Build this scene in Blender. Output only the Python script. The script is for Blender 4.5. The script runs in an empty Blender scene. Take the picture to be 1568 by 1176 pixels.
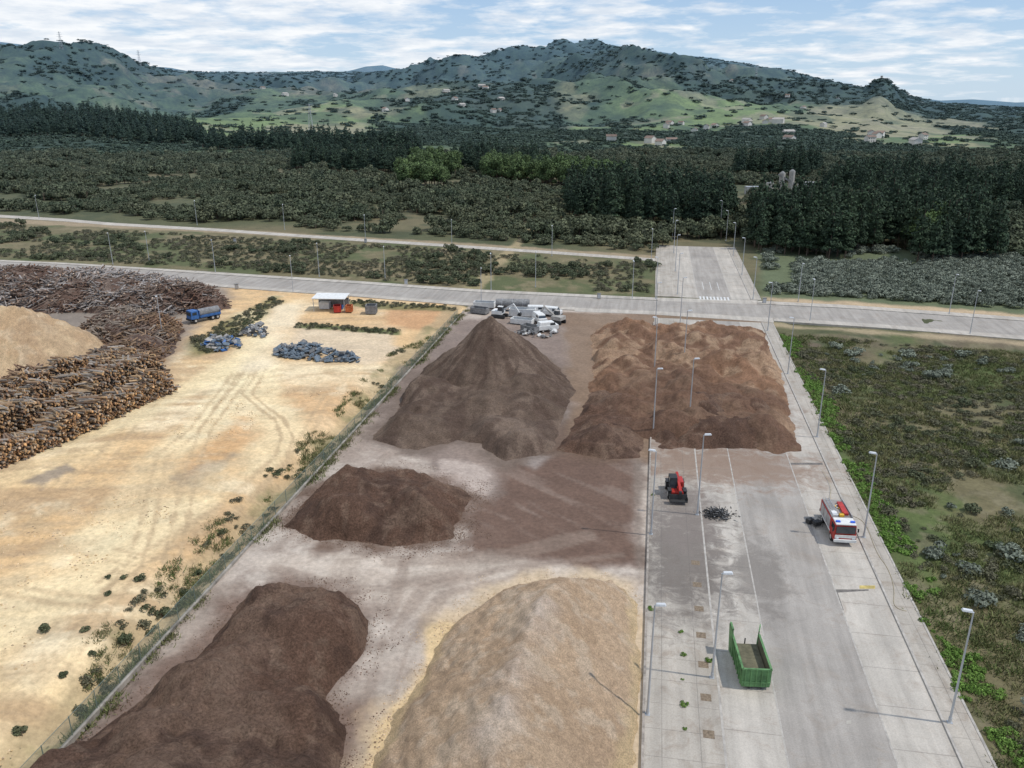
import bpy, math, random
import numpy as np
from mathutils import Vector, Matrix, Euler
import bmesh
random.seed(3); RNG=np.random.default_rng(5)
D=bpy.data; SC=bpy.context.scene
# ------------------------------------------------------------------ survey frame
F=1250.0; CH=48.0; P=math.atan(438/1250.0); CP=math.cos(P); SP=math.sin(P)
def G(u,v,z=0.0):
    t=(v-588)/F; k=(CH-z)/(t*CP+SP)
    return ((u-784)/F*k,(CP-t*SP)*k)
def GP(pts): return np.array([G(a,b) for a,b in pts])
AZ=math.atan2(226.0,F*CP+438*SP)
U=np.array([math.sin(AZ),math.cos(AZ)]); N=np.array([math.cos(AZ),-math.sin(AZ)]); S0=2.83
def W(s,t): return (U[0]*t+N[0]*(s+S0), U[1]*t+N[1]*(s+S0))
def T(v): 
    g=G(1010,v); return g[0]*U[0]+g[1]*U[1]
# ------------------------------------------------------------------ noise
def vn(x,y,seed=0):
    xi=np.floor(x).astype(np.int64); yi=np.floor(y).astype(np.int64)
    fx=x-xi; fy=y-yi; fx=fx*fx*(3-2*fx); fy=fy*fy*(3-2*fy)
    def h(a,b):
        n=(a*374761393+b*668265263+seed*1446651)&0x7fffffff
        n=((n^(n>>13))*1274126177)&0x7fffffff
        return ((n^(n>>16))&0xffffff)/float(0xffffff)
    a=h(xi,yi); b=h(xi+1,yi); c=h(xi,yi+1); d=h(xi+1,yi+1)
    return (a*(1-fx)+b*fx)*(1-fy)+(c*(1-fx)+d*fx)*fy
def fbm(x,y,sc,o=4,seed=0):
    s=0;a=.5;n=0
    for i in range(o):
        s=s+a*vn(x/sc+i*17.3,y/sc-i*9.1,seed+i); n+=a; a*=.55; sc=sc*.48
    return s/n
def sst(a,b,x):
    t=np.clip((x-a)/(b-a),0,1); return t*t*(3-2*t)
def sdist(x,y,poly):
    n=len(poly); d=np.full(x.shape,1e9); ins=np.zeros(x.shape,bool)
    for i in range(n):
        ax,ay=poly[i]; bx,by=poly[(i+1)%n]
        ex,ey=bx-ax,by-ay; L=ex*ex+ey*ey+1e-9
        t=np.clip(((x-ax)*ex+(y-ay)*ey)/L,0,1)
        d=np.minimum(d,np.hypot(x-ax-t*ex,y-ay-t*ey))
        if abs(ey)>1e-9:
            c=((ay>y)!=(by>y))&(x<(ex*(y-ay)/ey+ax)); ins^=c
    return np.where(ins,d,-d)
def ldist(x,y,pl):
    d=np.full(x.shape,1e9)
    for i in range(len(pl)-1):
        ax,ay=pl[i]; bx,by=pl[i+1]; ex,ey=bx-ax,by-ay; L=ex*ex+ey*ey+1e-9
        t=np.clip(((x-ax)*ex+(y-ay)*ey)/L,0,1)
        d=np.minimum(d,np.hypot(x-ax-t*ex,y-ay-t*ey))
    return d
# ------------------------------------------------------------------ terrain height
sky1=np.array([(-900,110),(-400,90),(-100,80),(0,77),(50,73),(100,70),(150,80),(200,97),(230,105),(300,110),(400,111),(480,109),(560,110),(610,106),(680,95),(760,82),(830,75),(900,70),(950,73),(1000,83),(1080,89),(1150,99),(1200,107),(1250,119),(1300,129),(1330,134),(1344,125),(1356,121),(1366,126),(1382,140),(1400,149),(1450,160),(1568,168),(1900,172),(2600,160)],float)
sky2=np.array([(-900,60),(-200,60),(0,64),(40,69),(110,92),(200,99),(260,104),(330,118),(520,112),(560,102),(585,100),(610,106),(640,118),(900,90),(950,76),(985,76),(1040,84),(1100,90),(1200,122),(1330,138),(1450,154),(1500,152),(1568,157),(1800,150),(2600,140)],float)
Rm=np.array([(-900,2600),(0,2700),(180,2900),(320,4300),(600,4600),(900,4300),(1200,3900),(1350,3300),(1568,3000),(2600,3000)],float)
def tane(u,v):
    x=(u-784)/F; t=(v-588)/F
    return -(t*CP+SP)/np.hypot(x,CP-t*SP)
def H(x,y):
    x=np.asarray(x,float); y=np.asarray(y,float)
    r=np.hypot(x,y); az=np.clip(np.arctan2(x,np.maximum(y,1e-3)),-1.1,1.1)
    u=784+F*np.tan(az)/.93
    v1=np.interp(u,sky1[:,0],sky1[:,1]); v2=np.interp(u,sky2[:,0],sky2[:,1]); R=np.interp(u,Rm[:,0],Rm[:,1])
    H1=CH+R*tane(u,v1); H2=CH+9500*tane(u,v2)
    t=np.clip((r-950)/(R-950),0,1)
    wx=x+ (fbm(x,y,700,3,41)-.5)*500; wy=y+(fbm(x,y,700,3,43)-.5)*500
    sp=fbm(wx,wy,1000,5,11)-.5; sp2=1-np.abs(2*fbm(wx,wy,640,4,31)-1); sp3=1-np.abs(2*fbm(wx,wy,260,4,37)-1)
    h1=H1*(t**1.6)+(sp*270+(sp2-.75)*240+(sp3-.75)*90)*np.clip(t*2.0,0,1)*(1-.96*sst(.74,1,t))*np.clip(H1/230,.15,1)
    h1=h1+(fbm(x,y,90,3,39)-.5)*16*np.clip(t*3,0,1)
    bk=np.exp(-((r-R)/1100.)**2)
    h1=np.where(r>R,H1*bk-60*(1-bk),h1)
    h2=(H2+60)*np.exp(-((r-9500)/1500.)**2)-60
    h=np.where(r>R,np.maximum(h1,h2),h1)
    h=h+sst(450,800,r)*(fbm(x,y,160,3,5)-.5)*9*(1-sst(.05,.3,t))
    s=x*N[0]+y*N[1]-S0; tt=x*U[0]+y*U[1]
    near=r<420
    n1=fbm(x,y,9,4,71)
    ditch=-1.9*np.exp(-((s+49.5-(n1-.5)*3)/2.3)**2)*sst(150,120,tt)*(.6+.8*n1)
    sand=sst(-52,-58,s)*sst(175,150,tt)*((fbm(x,y,26,4,3)-.5)*1.8)
    field=sst(26.5,30,s)*sst(205,180,tt)*((fbm(x,y,14,4,8)-.5)*1.2-.15)
    h=h+np.where(near,ditch+sand+field,0)
    return h
def h1(x,y): return float(H(np.array([x]),np.array([y]))[0])
# ------------------------------------------------------------------ node helpers
def newmat(name):
    m=D.materials.new(name); m.use_nodes=True; nt=m.node_tree
    b=nt.nodes['Principled BSDF']; b.inputs['Roughness'].default_value=.85
    b.inputs['Specular IOR Level'].default_value=.2
    return m,nt,b
def mixc(nt,fac,a,b,mode='MIX'):
    n=nt.nodes.new('ShaderNodeMix'); n.data_type='RGBA'; n.blend_type=mode
    for i,v in ((0,fac),(6,a),(7,b)):
        if isinstance(v,bpy.types.NodeSocket): nt.links.new(v,n.inputs[i])
        elif i==0: n.inputs[0].default_value=v
        else: n.inputs[i].default_value=(*v,1) if len(v)==3 else v
    return n.outputs[2]
def math_(nt,op,a,b=None,c=None,clamp=False):
    n=nt.nodes.new('ShaderNodeMath'); n.operation=op; n.use_clamp=clamp
    for i,v in enumerate((a,b,c)):
        if v is None: continue
        if isinstance(v,bpy.types.NodeSocket): nt.links.new(v,n.inputs[i])
        else: n.inputs[i].default_value=v
    return n.outputs[0]
def pos(nt):
    g=nt.nodes.new('ShaderNodeNewGeometry'); return g.outputs['Position']
def noise(nt,vec,scale,detail=4,rough=.6,dist=0):
    n=nt.nodes.new('ShaderNodeTexNoise'); n.inputs['Scale'].default_value=scale
    n.inputs['Detail'].default_value=detail; n.inputs['Roughness'].default_value=rough; n.inputs['Distortion'].default_value=dist
    nt.links.new(vec,n.inputs['Vector']); return n.outputs['Fac']
def ramp(nt,fac,stops):
    n=nt.nodes.new('ShaderNodeMapRange'); n.clamp=True
    nt.links.new(fac,n.inputs[0]); n.inputs[1].default_value=stops[0]; n.inputs[2].default_value=stops[1]
    n.inputs[3].default_value=stops[2]; n.inputs[4].default_value=stops[3]; return n.outputs[0]
def haze_tint(nt,col):  # aerial haze painted into the base colour, bluer with distance from the origin
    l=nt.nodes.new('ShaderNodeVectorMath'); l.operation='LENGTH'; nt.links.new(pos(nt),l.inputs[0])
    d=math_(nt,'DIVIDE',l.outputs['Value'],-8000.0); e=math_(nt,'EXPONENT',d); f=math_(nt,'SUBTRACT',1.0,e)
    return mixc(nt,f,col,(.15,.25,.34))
def bump(nt,b,hgt,strength,dist):
    n=nt.nodes.new('ShaderNodeBump'); n.inputs['Strength'].default_value=strength; n.inputs['Distance'].default_value=dist
    nt.links.new(hgt,n.inputs['Height']); nt.links.new(n.outputs[0],b.inputs['Normal'])
def gray(nt,f):
    c=nt.nodes.new('ShaderNodeCombineColor'); 
    for i in range(3): nt.links.new(f,c.inputs[i])
    return c.outputs[0]
def mat_simple(name,col,rough=.6,metal=0,var=.25,scale=1.5,spec=.3):
    m,nt,b=newmat(name); p=pos(nt)
    f=ramp(nt,noise(nt,p,scale,5,.65),(.3,.7,1-var,1+var*.5))
    c=mixc(nt,1.0,col,gray(nt,f),'MULTIPLY'); nt.links.new(c,b.inputs['Base Color'])
    b.inputs['Roughness'].default_value=rough; b.inputs['Metallic'].default_value=metal; b.inputs['Specular IOR Level'].default_value=spec
    return m
def mat_grain(name,bscale=5,bst=1,bd=.25,grain=(.55,1.45)):
    m,nt,b=newmat(name); p=pos(nt); at=nt.nodes.new('ShaderNodeAttribute'); at.attribute_name='Col'
    g=noise(nt,p,bscale,6,.8); g2=noise(nt,p,bscale*.22,5,.6)
    c=mixc(nt,1.0,at.outputs['Color'],gray(nt,ramp(nt,g,(.32,.68,*grain))),'MULTIPLY')
    c=mixc(nt,1.0,c,gray(nt,ramp(nt,g2,(.3,.7,.82,1.18))),'MULTIPLY')
    nt.links.new(c,b.inputs['Base Color']); b.inputs['Roughness'].default_value=.95; b.inputs['Specular IOR Level'].default_value=.1
    bump(nt,b,g,bst,bd); return m
# ------------------------------------------------------------------ mesh helper
def mesh_np(name,V,Fq,mats=(),midx=None,col=None,smooth=False,link=True):
    V=np.asarray(V,np.float32); Fq=np.asarray(Fq,np.int32); k=Fq.shape[1]
    me=D.meshes.new(name); me.vertices.add(len(V)); me.vertices.foreach_set('co',V.ravel())
    me.loops.add(Fq.size); me.loops.foreach_set('vertex_index',Fq.ravel())
    me.polygons.add(len(Fq)); me.polygons.foreach_set('loop_start',np.arange(0,Fq.size,k,dtype=np.int32))
    for m in mats: me.materials.append(m)
    if midx is not None: me.polygons.foreach_set('material_index',np.asarray(midx,np.int32))
    me.polygons.foreach_set('use_smooth',np.full(len(Fq),smooth))
    me.update(calc_edges=True)
    if col is not None:
        a=me.color_attributes.new('Col','FLOAT_COLOR','POINT'); c=np.ones((len(V),4),np.float32); c[:,:3]=col
        a.data.foreach_set('color',c.ravel())
    o=D.objects.new(name,me)
    if link: SC.collection.objects.link(o)
    return o
def grid_faces(nr,nc,wrap=False):
    i=np.arange(nr-1)[:,None]; j=np.arange(nc if wrap else nc-1)[None,:]; j2=(j+1)%nc
    a=i*nc+j; b=i*nc+j2; c=(i+1)*nc+j2; d=(i+1)*nc+j
    return np.stack([a,b,c,d],-1).reshape(-1,4)
# pile footprints
PL_CHIP=[(700,960),(760,915),(840,893),(900,888),(960,900),(977,925),(979,1000),(974,1250),(970,1500),(700,1600),(470,1500),(560,1200),(600,1110),(645,1040),(680,985)]
PL_MU1=[(375,925),(440,900),(520,912),(562,950),(560,1000),(500,1065),(530,1110),(520,1200),(500,1500),(0,1500),(-20,1300),(60,1190),(200,1085),(300,1005)]
PL_MU2=[(440,805),(470,765),(520,735),(600,722),(680,740),(728,762),(710,800),(700,828),(600,836),(500,826)]
PL_SPR=[(575,672),(600,630),(640,580),(680,556),(840,552),(868,575),(880,600),(862,660),(845,690),(772,708),(735,680),(700,672),(640,690)]
PL_DM=[(850,690),(880,650),(905,600),(985,600),(985,700),(930,706)]
PL_SOIL=[(905,515),(930,497),(1100,500),(1168,507),(1195,570),(1228,692),(1185,697),(1120,668),(1040,676),(960,665),(905,610)]
PL_DM2=[(980,640),(1060,605),(1180,630),(1205,690),(1110,684),(1010,692)]
br1=[(-150,448),(0,433),(120,434),(220,440),(330,456),(350,472),(250,484),(130,478),(0,482),(-150,496)]
br2=[(120,505),(200,484),(280,503),(262,542),(240,560),(170,575),(60,600),(0,612),(0,590),(90,575),(170,540)]
# ================================================================== GROUND
ang=np.concatenate([np.arange(-48,48.001,.12),np.linspace(54,306,43)])*math.pi/180
rad=np.concatenate([[.01,10,20,30,38],45*1.0065**np.arange(0,908)])
A,R_=np.meshgrid(ang,rad); X=(R_*np.sin(A)).ravel(); Y=(R_*np.cos(A)).ravel()
Z=H(X,Y)
C=np.zeros((len(X),3))
def over(idx,m,c):
    C[idx]=C[idx]*(1-m[:,None])+np.asarray(c)*m[:,None]
allr=np.hypot(X,Y)
def forest_mask(x,y):
    r=np.hypot(x,y); az=np.arctan2(x,y)
    f=fbm(x,y,420,5,101); g=fbm(x,y*.6,150,3,202); a=f*.6+g*.4
    th=np.interp(r,[700,900,1300,1900,2600,4500],[.41,.46,.49,.455,.425,.41])+.075*sst(-.08,.1,az)*sst(2100,1500,r)*sst(750,900,r)-.07*sst(-.15,-.35,az)*sst(2000,1500,r)
    return sst(-.03,.05,a-th)
n1=fbm(X,Y,60,5,1); n3=fbm(X,Y,14,4,6); al=np.arange(len(X))
C[:]=np.array([.10,.10,.048])
over(al,sst(.45,.65,n1),(.155,.13,.07)); over(al,sst(.5,.62,n3)*.6,(.06,.07,.034))
far=np.where(allr>700)[0]; xf,yf=X[far],Y[far]
fw=sst(700,950,allr[far]); hillf=sst(1500,2400,allr[far])
q=fbm(xf,yf*.55,190,4,55); q2=fbm(xf,yf*.6,260,4,77); q3=fbm(xf,yf,80,4,78); q4=fbm(xf,yf,500,4,79); q5=fbm(xf,yf,330,5,83); q6=fbm(xf,yf,45,4,87)
over(far,fw,(.10,.135,.052)); over(far,fw*sst(.48,.56,q),(.16,.205,.07)); over(far,fw*sst(.56,.60,q2)*(1-.5*hillf),(.25,.23,.12))
over(far,fw*hillf*.9,(.046,.062,.030)); over(far,fw*hillf*sst(.46,.56,q4)*.85,(.062,.080,.037)); over(far,fw*hillf*sst(.52,.58,q5)*.7,(.095,.105,.052)); over(far,fw*hillf*sst(.59,.63,q5)*.65,(.155,.13,.088))
over(far,fw*(1-hillf)*sst(.62,.66,q3)*.6,(.27,.24,.15)); over(far,fw*hillf*sst(.65,.69,q3)*.6,(.18,.15,.10)); over(far,fw*hillf*sst(.5,.6,q6)*.65,(.026,.040,.021)); over(far,fw*(1-hillf)*sst(.55,.62,1-q3)*.6,(.05,.072,.033))
over(far,fw*forest_mask(xf,yf)*.9,(.026,.041,.021))
nr_=np.where((allr<520)&(np.abs(np.arctan2(X,Y))<.9))[0]; x,y=X[nr_],Y[nr_]
e1=fbm(x,y,6,5,21)-.5; e2=fbm(x,y,20,5,22); e3=fbm(x,y,2.2,3,23)-.5; e4=fbm(x,y,45,4,24)
s_=x*N[0]+y*N[1]-S0; t_=x*U[0]+y*U[1]
def zone(poly,c,w=1.0,n=3.0,a=1.0):
    d=sdist(x,y,GP(poly)) if not isinstance(poly,np.ndarray) else poly
    m=sst(-w,w,d+e1*n)*a; over(nr_,m,c); return m
def sub(m,nz,lo,hi,c,a=1.0): over(nr_,m*sst(lo,hi,nz)*a,c)
m=zone([(-400,325),(0,336),(330,352),(700,372),(1015,395),(1015,458),(700,446),(340,420),(-400,385)],(.165,.14,.075),3,6)
sub(m,e2,.45,.58,(.10,.11,.048)); sub(m,e1,.05,.2,(.25,.20,.12),.6)
m=zone([(-400,322),(0,334),(330,350),(700,371),(1015,393),(1015,398),(700,376),(330,356),(0,341),(-400,330)],(.34,.26,.17),1.5,5,.8)
dR=np.minimum(s_-25.2,T(503)-t_+(s_-25)*.18)
m=zone(dR,(.095,.12,.042),1.0,1.0)
sub(m,e2,.44,.58,(.15,.13,.07)); sub(m,e4,.50,.62,(.13,.10,.072),.85); sub(m,e1,.02,.2,(.055,.075,.03),.7); sub(m,e3,.08,.2,(.20,.175,.11),.5)
m=zone([(1160,380),(1300,376),(1900,420),(1900,520),(1568,484),(1300,464),(1165,458)],(.12,.14,.075),2,3)
zone([(1170,456),(1300,462),(1568,481),(1900,505),(1900,515),(1568,489),(1300,470),(1170,462)],(.5,.37,.24),1.5,5,.85)
zone([(1180,494),(1350,505),(1568,523),(1900,551),(1900,560),(1568,531),(1350,511),(1180,499)],(.42,.33,.21),1,4,.7)
sandp=[(-900,1900),(-900,620),(-100,600),(0,560),(160,545),(260,500),(300,450),(345,438),(700,466),(735,478),(715,505),(640,570),(604,594),(136,1100),(-300,1570)]
m=zone(sandp,(.71,.535,.305),1,2)
sub(m,e2,.5,.68,(.74,.60,.39)); sub(m,e4,.46,.59,(.61,.395,.20),.75)
st=fbm(x*.10+y*.02,y*1.7-x*.15,5,5,91); st2=fbm(x*.2,y*1.9-x*.25,2.2,4,191)
sub(m,st,.50,.62,(.56,.36,.175),.6)
zone([(400,590),(560,585),(590,600),(500,680),(440,720),(330,740),(250,700),(330,640)],(.56,.335,.16),6,14,.75)
sub(m,st,.55,.66,(.40,.28,.17),.55); sub(m,st2,.53,.66,(.42,.30,.18),.55); sub(m,e1,.1,.25,(.78,.66,.45),.5); sub(m,e3,.08,.2,(.52,.38,.22),.4)
zone([(20,740),(110,705),(140,720),(60,760)],(.24,.20,.16),.6,7,.8)
zone([(245,735),(330,715),(360,700),(300,745)],(.30,.23,.16),.6,7,.65)
zone([(230,795),(270,790),(265,800),(235,803)],(.34,.26,.18),.4,3,.6)
zone([(600,470),(700,472),(690,500),(640,505),(590,495)],(.50,.28,.14),2,5,.85)
zone([(452,498),(600,510),(620,540),(560,560),(440,530)],(.60,.49,.35),2,4,.8)
zone([(455,494),(610,506),(612,513),(452,502)],(.10,.13,.045),.6,2.5,.9)
zone([(480,458),(690,470),(700,478),(560,472)],(.12,.13,.05),.6,3,.8)
zone([(290,520),(420,455),(432,462),(330,540),(300,545)],(.15,.15,.06),2,5,.85)
zone([(-200,395),(345,418),(360,455),(300,500),(240,560),(0,600),(-200,640)],(.24,.20,.17),3,6,.85)
bd=-np.abs(s_+49.0)+2.2+e2*2-1; mm=zone(bd,(.40,.31,.18),.8,4,.7); sub(mm,e1,.05,.15,(.14,.15,.06),.7)
TC=(.44,.32,.19)
for pl,wd,c,a in [([(385,480),(395,545),(400,610),(440,660),(400,700),(330,740),(250,800),(120,900),(0,960)],3.2,(.79,.66,.41),.6),
               ([(390,520),(330,640),(255,700),(180,800),(60,880),(-100,950)],3.0,(.80,.68,.43),.6),
               ([(400,560),(370,600),(420,640),(432,670),(420,700),(330,780),(210,850),(150,890)],.28,TC,.75),
               ([(410,560),(385,600),(434,640),(449,670),(436,706),(344,790),(224,862),(160,903)],.28,TC,.75),
               ([(380,560),(310,650),(290,700),(265,800),(245,880)],.28,TC,.7),
               ([(392,560),(325,653),(308,703),(286,803),(266,885)],.28,TC,.7),
               ([(365,570),(300,665),(258,700),(240,790),(215,870),(120,1000)],.28,TC,.65),
               ([(355,570),(288,660),(240,698),(220,788),(193,865),(95,990)],.28,TC,.65),
               ([(200,640),(150,700),(80,760),(0,800)],.3,TC,.65),([(210,650),(165,712),(95,775),(0,822)],.3,TC,.65),
               ([(180,840),(300,870),(290,910),(150,930),(0,910)],.35,TC,.6),([(160,855),(280,882),(270,900),(150,915),(0,895)],.3,TC,.5),
               ([(500,600),(440,700),(380,760),(300,840),(250,900)],.28,TC,.5),([(510,602),(453,703),(393,765),(315,846),(266,905)],.28,TC,.5),
               ([(440,470),(430,500),(392,560)],3.2,(.75,.63,.44),.8),
               ([(60,690),(200,640),(330,570),(400,520)],2.5,(.78,.65,.40),.6)]:
    d=wd-ldist(x,y,GP(pl)); over(nr_,sst(-.7*wd,.5*wd,d+e3*.9)*a*(.5+sst(.4,.55,e2)*.5),c)
# concrete yard
dY=np.minimum(np.minimum(s_+46,-1.2-s_),T(468)-t_)
m=zone(dY,(.43,.37,.31),.25,.5); mY=m
sub(m,e2,.44,.58,(.33,.265,.215),.85); sub(m,e4,.48,.58,(.50,.43,.365),.6); sub(m,e1,.04,.17,(.25,.19,.15),.65); sub(m,e3,.07,.2,(.28,.22,.18),.45)
zone([(560,640),(620,560),(700,490),(880,478),(915,500),(990,500),(985,870),(900,868),(700,800),(640,690)],(.205,.155,.128),2,7,.9)
zone([(680,705),(745,715),(760,745),(730,790),(700,800),(660,740)],(.46,.38,.325),1.2,6,.85)
zone([(770,720),(850,690),(985,705),(982,872),(900,870),(800,850),(690,835),(705,780),(760,760)],(.14,.088,.065),1.5,7,.95)
tr_=fbm(x*.7+y*.7,(y-x)*.12,2.0,4,93)
over(nr_,mY*sst(.5,.68,tr_)*sst(T(875),T(800),t_)*sst(T(470),T(500),t_)*.4,(.28,.215,.175))
zone([(860,500),(900,500),(905,560),(880,620),(870,680),(820,720),(800,700),(850,620),(870,560)],(.33,.29,.26),1,4,.7)
m=zone([(380,855),(560,850),(700,850),(900,875),(985,880),(985,900),(850,880),(700,935),(560,950)],(.53,.45,.37),1,5,.55)
for pl,wd in (([(560,1100),(590,980),(650,900),(780,870),(950,850)],.5),([(590,1110),(625,990),(680,910),(800,880)],.5),([(520,1176),(560,1060),(600,930),(620,860),(700,800)],.5),([(420,870),(560,905),(700,880)],.6),([(600,860),(780,850),(900,820)],1.2),([(600,690),(500,780),(420,840)],.8)):
    d=wd-ldist(x,y,GP(pl)); over(nr_,mY*sst(-.3,.3,d+e1*1.4)*.5,(.25,.19,.15))
for pp,c in ((PL_MU1,(.16,.105,.08)),(PL_MU2,(.14,.09,.065)),(PL_SPR,(.16,.12,.095)),(PL_DM,(.13,.085,.06)),(PL_CHIP,(.56,.43,.28))):
    d=sdist(x,y,GP(pp)); over(nr_,mY*sst(-3.2,.3,d+e1*6+e3*2)*.85,c)
zone([(960,500),(985,500),(985,900),(975,900)],(.2,.16,.13),.5,2,.6)
zone([(660,960),(640,1030),(590,1100),(560,1176),(600,1190),(640,1100),(700,960)],(.64,.47,.25),.5,3,.7)
zone([(860,478),(1170,484),(1235,700),(990,705),(880,690)],(.22,.15,.10),1.5,4,.9)
ground_m,nt,b=newmat('ground_soil')
att=nt.nodes.new('ShaderNodeAttribute'); att.attribute_name='Col'
p=pos(nt); g1=noise(nt,p,1.6,9,.75); g2=noise(nt,p,.25,5,.6)
c=mixc(nt,1.0,att.outputs['Color'],gray(nt,ramp(nt,g1,(.3,.7,.72,1.26))),'MULTIPLY')
c=mixc(nt,1.0,c,gray(nt,ramp(nt,g2,(.3,.7,.86,1.12))),'MULTIPLY')
g3=noise(nt,p,.03,7,.85); lv=nt.nodes.new('ShaderNodeVectorMath'); lv.operation='LENGTH'; nt.links.new(p,lv.inputs[0])
c=mixc(nt,ramp(nt,lv.outputs['Value'],(900,2000,0,1)),c,mixc(nt,1.0,c,gray(nt,ramp(nt,g3,(.38,.62,.42,1.5))),'MULTIPLY'))
nt.links.new(haze_tint(nt,c),b.inputs['Base Color']); b.inputs['Roughness'].default_value=.95; b.inputs['Specular IOR Level'].default_value=.1
bump(nt,b,g1,.6,.12)
ground=mesh_np('ground',np.stack([X,Y,Z],1),grid_faces(len(rad),len(ang),True)[:, ::-1],[ground_m],col=C,smooth=True)
# ================================================================== ROADS
def road_mat(name,base,dirt,joint=None,jw=.05,dirt_lo=.5,spots=()):
    m,nt,b=newmat(name); p=pos(nt)
    c=mixc(nt,ramp(nt,noise(nt,p,.12,6,.65,.5),(.4,.65,0,1)),base,tuple(v*.82 for v in base))
    nz=noise(nt,p,.35,7,.7,1.0)
    c=mixc(nt,ramp(nt,nz,(dirt_lo,dirt_lo+.16,0,.75)),c,dirt)
    mp=nt.nodes.new('ShaderNodeMapping'); mp.vector_type='TEXTURE'; mp.inputs['Rotation'].default_value=(0,0,-AZ); mp.inputs['Scale'].default_value=(1,14,1); nt.links.new(p,mp.inputs[0])
    c=mixc(nt,1.0,c,gray(nt,ramp(nt,noise(nt,mp.outputs[0],.9,5,.6),(.35,.65,.84,1.08))),'MULTIPLY')
    for (uv,rx,ry,colr,amt) in spots:
        g=G(*uv); mp=nt.nodes.new('ShaderNodeMapping'); mp.vector_type='TEXTURE'; mp.inputs['Location'].default_value=(g[0],g[1],0); mp.inputs['Rotation'].default_value=(0,0,-AZ); mp.inputs['Scale'].default_value=(rx,ry,1)
        nt.links.new(p,mp.inputs[0]); L=nt.nodes.new('ShaderNodeVectorMath'); L.operation='LENGTH'; nt.links.new(mp.outputs[0],L.inputs[0])
        f=math_(nt,'ADD',L.outputs['Value'],math_(nt,'MULTIPLY',math_(nt,'SUBTRACT',noise(nt,p,.45,8,.75,.6),.5),2.6))
        c=mixc(nt,ramp(nt,f,(.5,1.1,amt,0)),c,colr)
    g=noise(nt,p,9,5,.7); c=mixc(nt,1.0,c,gray(nt,ramp(nt,g,(.3,.7,.84,1.14))),'MULTIPLY')
    if joint:
        mp=nt.nodes.new('ShaderNodeMapping'); nt.links.new(p,mp.inputs[0]); mp.inputs['Rotation'].default_value=(0,0,AZ)
        sx=nt.nodes.new('ShaderNodeSeparateXYZ'); nt.links.new(mp.outputs[0],sx.inputs[0])
        j=math_(nt,'LESS_THAN',math_(nt,'PINGPONG',sx.outputs[1],joint/2),jw)
        if joint<3.5: j=math_(nt,'MAXIMUM',j,math_(nt,'LESS_THAN',math_(nt,'PINGPONG',sx.outputs[0],joint*.5),jw))
        c=mixc(nt,math_(nt,'MULTIPLY',j,math_(nt,'MULTIPLY',nz,.8)),c,(.12,.11,.10))
    nt.links.new(c,b.inputs['Base Color']); b.inputs['Roughness'].default_value=.8
    bump(nt,b,g,.3,.02); return m
SPT=[((1045,850),5.5,15,(.14,.12,.105),.85),((1160,880),3.5,9,(.19,.17,.15),.8),((1100,712),18,8,(.25,.18,.135),.9),((1050,790),5,11,(.20,.17,.15),.75),((1060,600),16,30,(.22,.15,.11),.8)]
M_asph=road_mat('worn_asphalt',(.365,.335,.30),(.30,.26,.22),None,dirt_lo=.52,spots=SPT)
M_conc=road_mat('concrete_parking',(.48,.44,.385),(.36,.31,.26),5.0,.045,spots=SPT)
M_walk=road_mat('concrete_pavement',(.43,.39,.335),(.30,.25,.20),3.0,.035,spots=SPT)
M_kerb=mat_simple('kerb_stone',(.42,.39,.35),.8,var=.35)
M_white=mat_simple('white_road_paint',(.66,.66,.64),.7,var=.35,scale=3)
def slab(name,A_,B_,z0,z1,mat,parent=None):
    V=[];Fc=[];n=len(A_)
    for a,b_ in zip(A_,B_):
        V+= [(a[0],a[1],z1),(b_[0],b_[1],z1),(b_[0],b_[1],z0),(a[0],a[1],z0)]
    for i in range(n-1):
        k=i*4; m_=k+4
        for q in range(4):
            q2=(q+1)%4
            if q==2: continue
            Fc.append((k+q,k+q2,m_+q2,m_+q))
    Fc.append((0,3,2,1)); k=(n-1)*4; Fc.append((k,k+1,k+2,k+3))
    o=mesh_np(name,V,Fc,[mat])
    if parent: o.parent=parent
    return o
def empty(name):
    o=D.objects.new(name,None); SC.collection.objects.link(o); return o
av=empty('avenue')
def strip(name,s0,s1,t0,t1,z,mat,z0=-.3): 
    ts=np.linspace(t0,t1,24); return slab(name,[W(s0,t) for t in ts],[W(s1,t) for t in ts],z0,z,mat,av)
TN=T(486); TF0=T(457); TF1=T(376)
for nm,a,b_ in (('near',18,TN-1),('beyond',TF0+2,TF1)):
    strip('carriageway_'+nm,9.75,17.8,a,b_,.03,M_asph)
    strip('parking_right_'+nm,17.95,22.65,a,b_,.036,M_conc)
    strip('parking_left_'+nm,5.1,9.6,a,b_,.036,M_conc)
    strip('gutter_l_'+nm,9.6,9.75,a,b_,.042,M_kerb); strip('gutter_r_'+nm,17.8,17.95,a,b_,.042,M_kerb)
    strip('kerb_r_'+nm,22.65,22.85,a,b_,.16,M_kerb); strip('kerb_l_'+nm,4.9,5.1,a,b_,.16,M_kerb)
    strip('pavement_right_'+nm,22.85,25.0,a,b_,.15,M_walk)
    strip('pavement_left_'+nm,-1.2,4.9,a,b_,.15,M_walk)
    strip('edge_r_'+nm,25.0,25.2,a,b_,.19,M_kerb)
M_pit=mat_simple('tree_pit_soil',(.22,.17,.12),.95,var=.5,scale=5); tp=empty('tree_pits')
for k in range(9):
    t=45+k*4.3; slab('pit_%d'%k,[W(3.4,t),W(3.4,t+.9)],[W(4.3,t),W(4.3,t+.9)],.1,.155,M_pit,tp)
cross=empty('cross_street')
far_=[(-300,384),(-60,396),(100,403),(340,418),(560,432),(730,444),(1010,457),(1150,461),(1300,468),(1568,487),(1900,512)]
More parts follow.
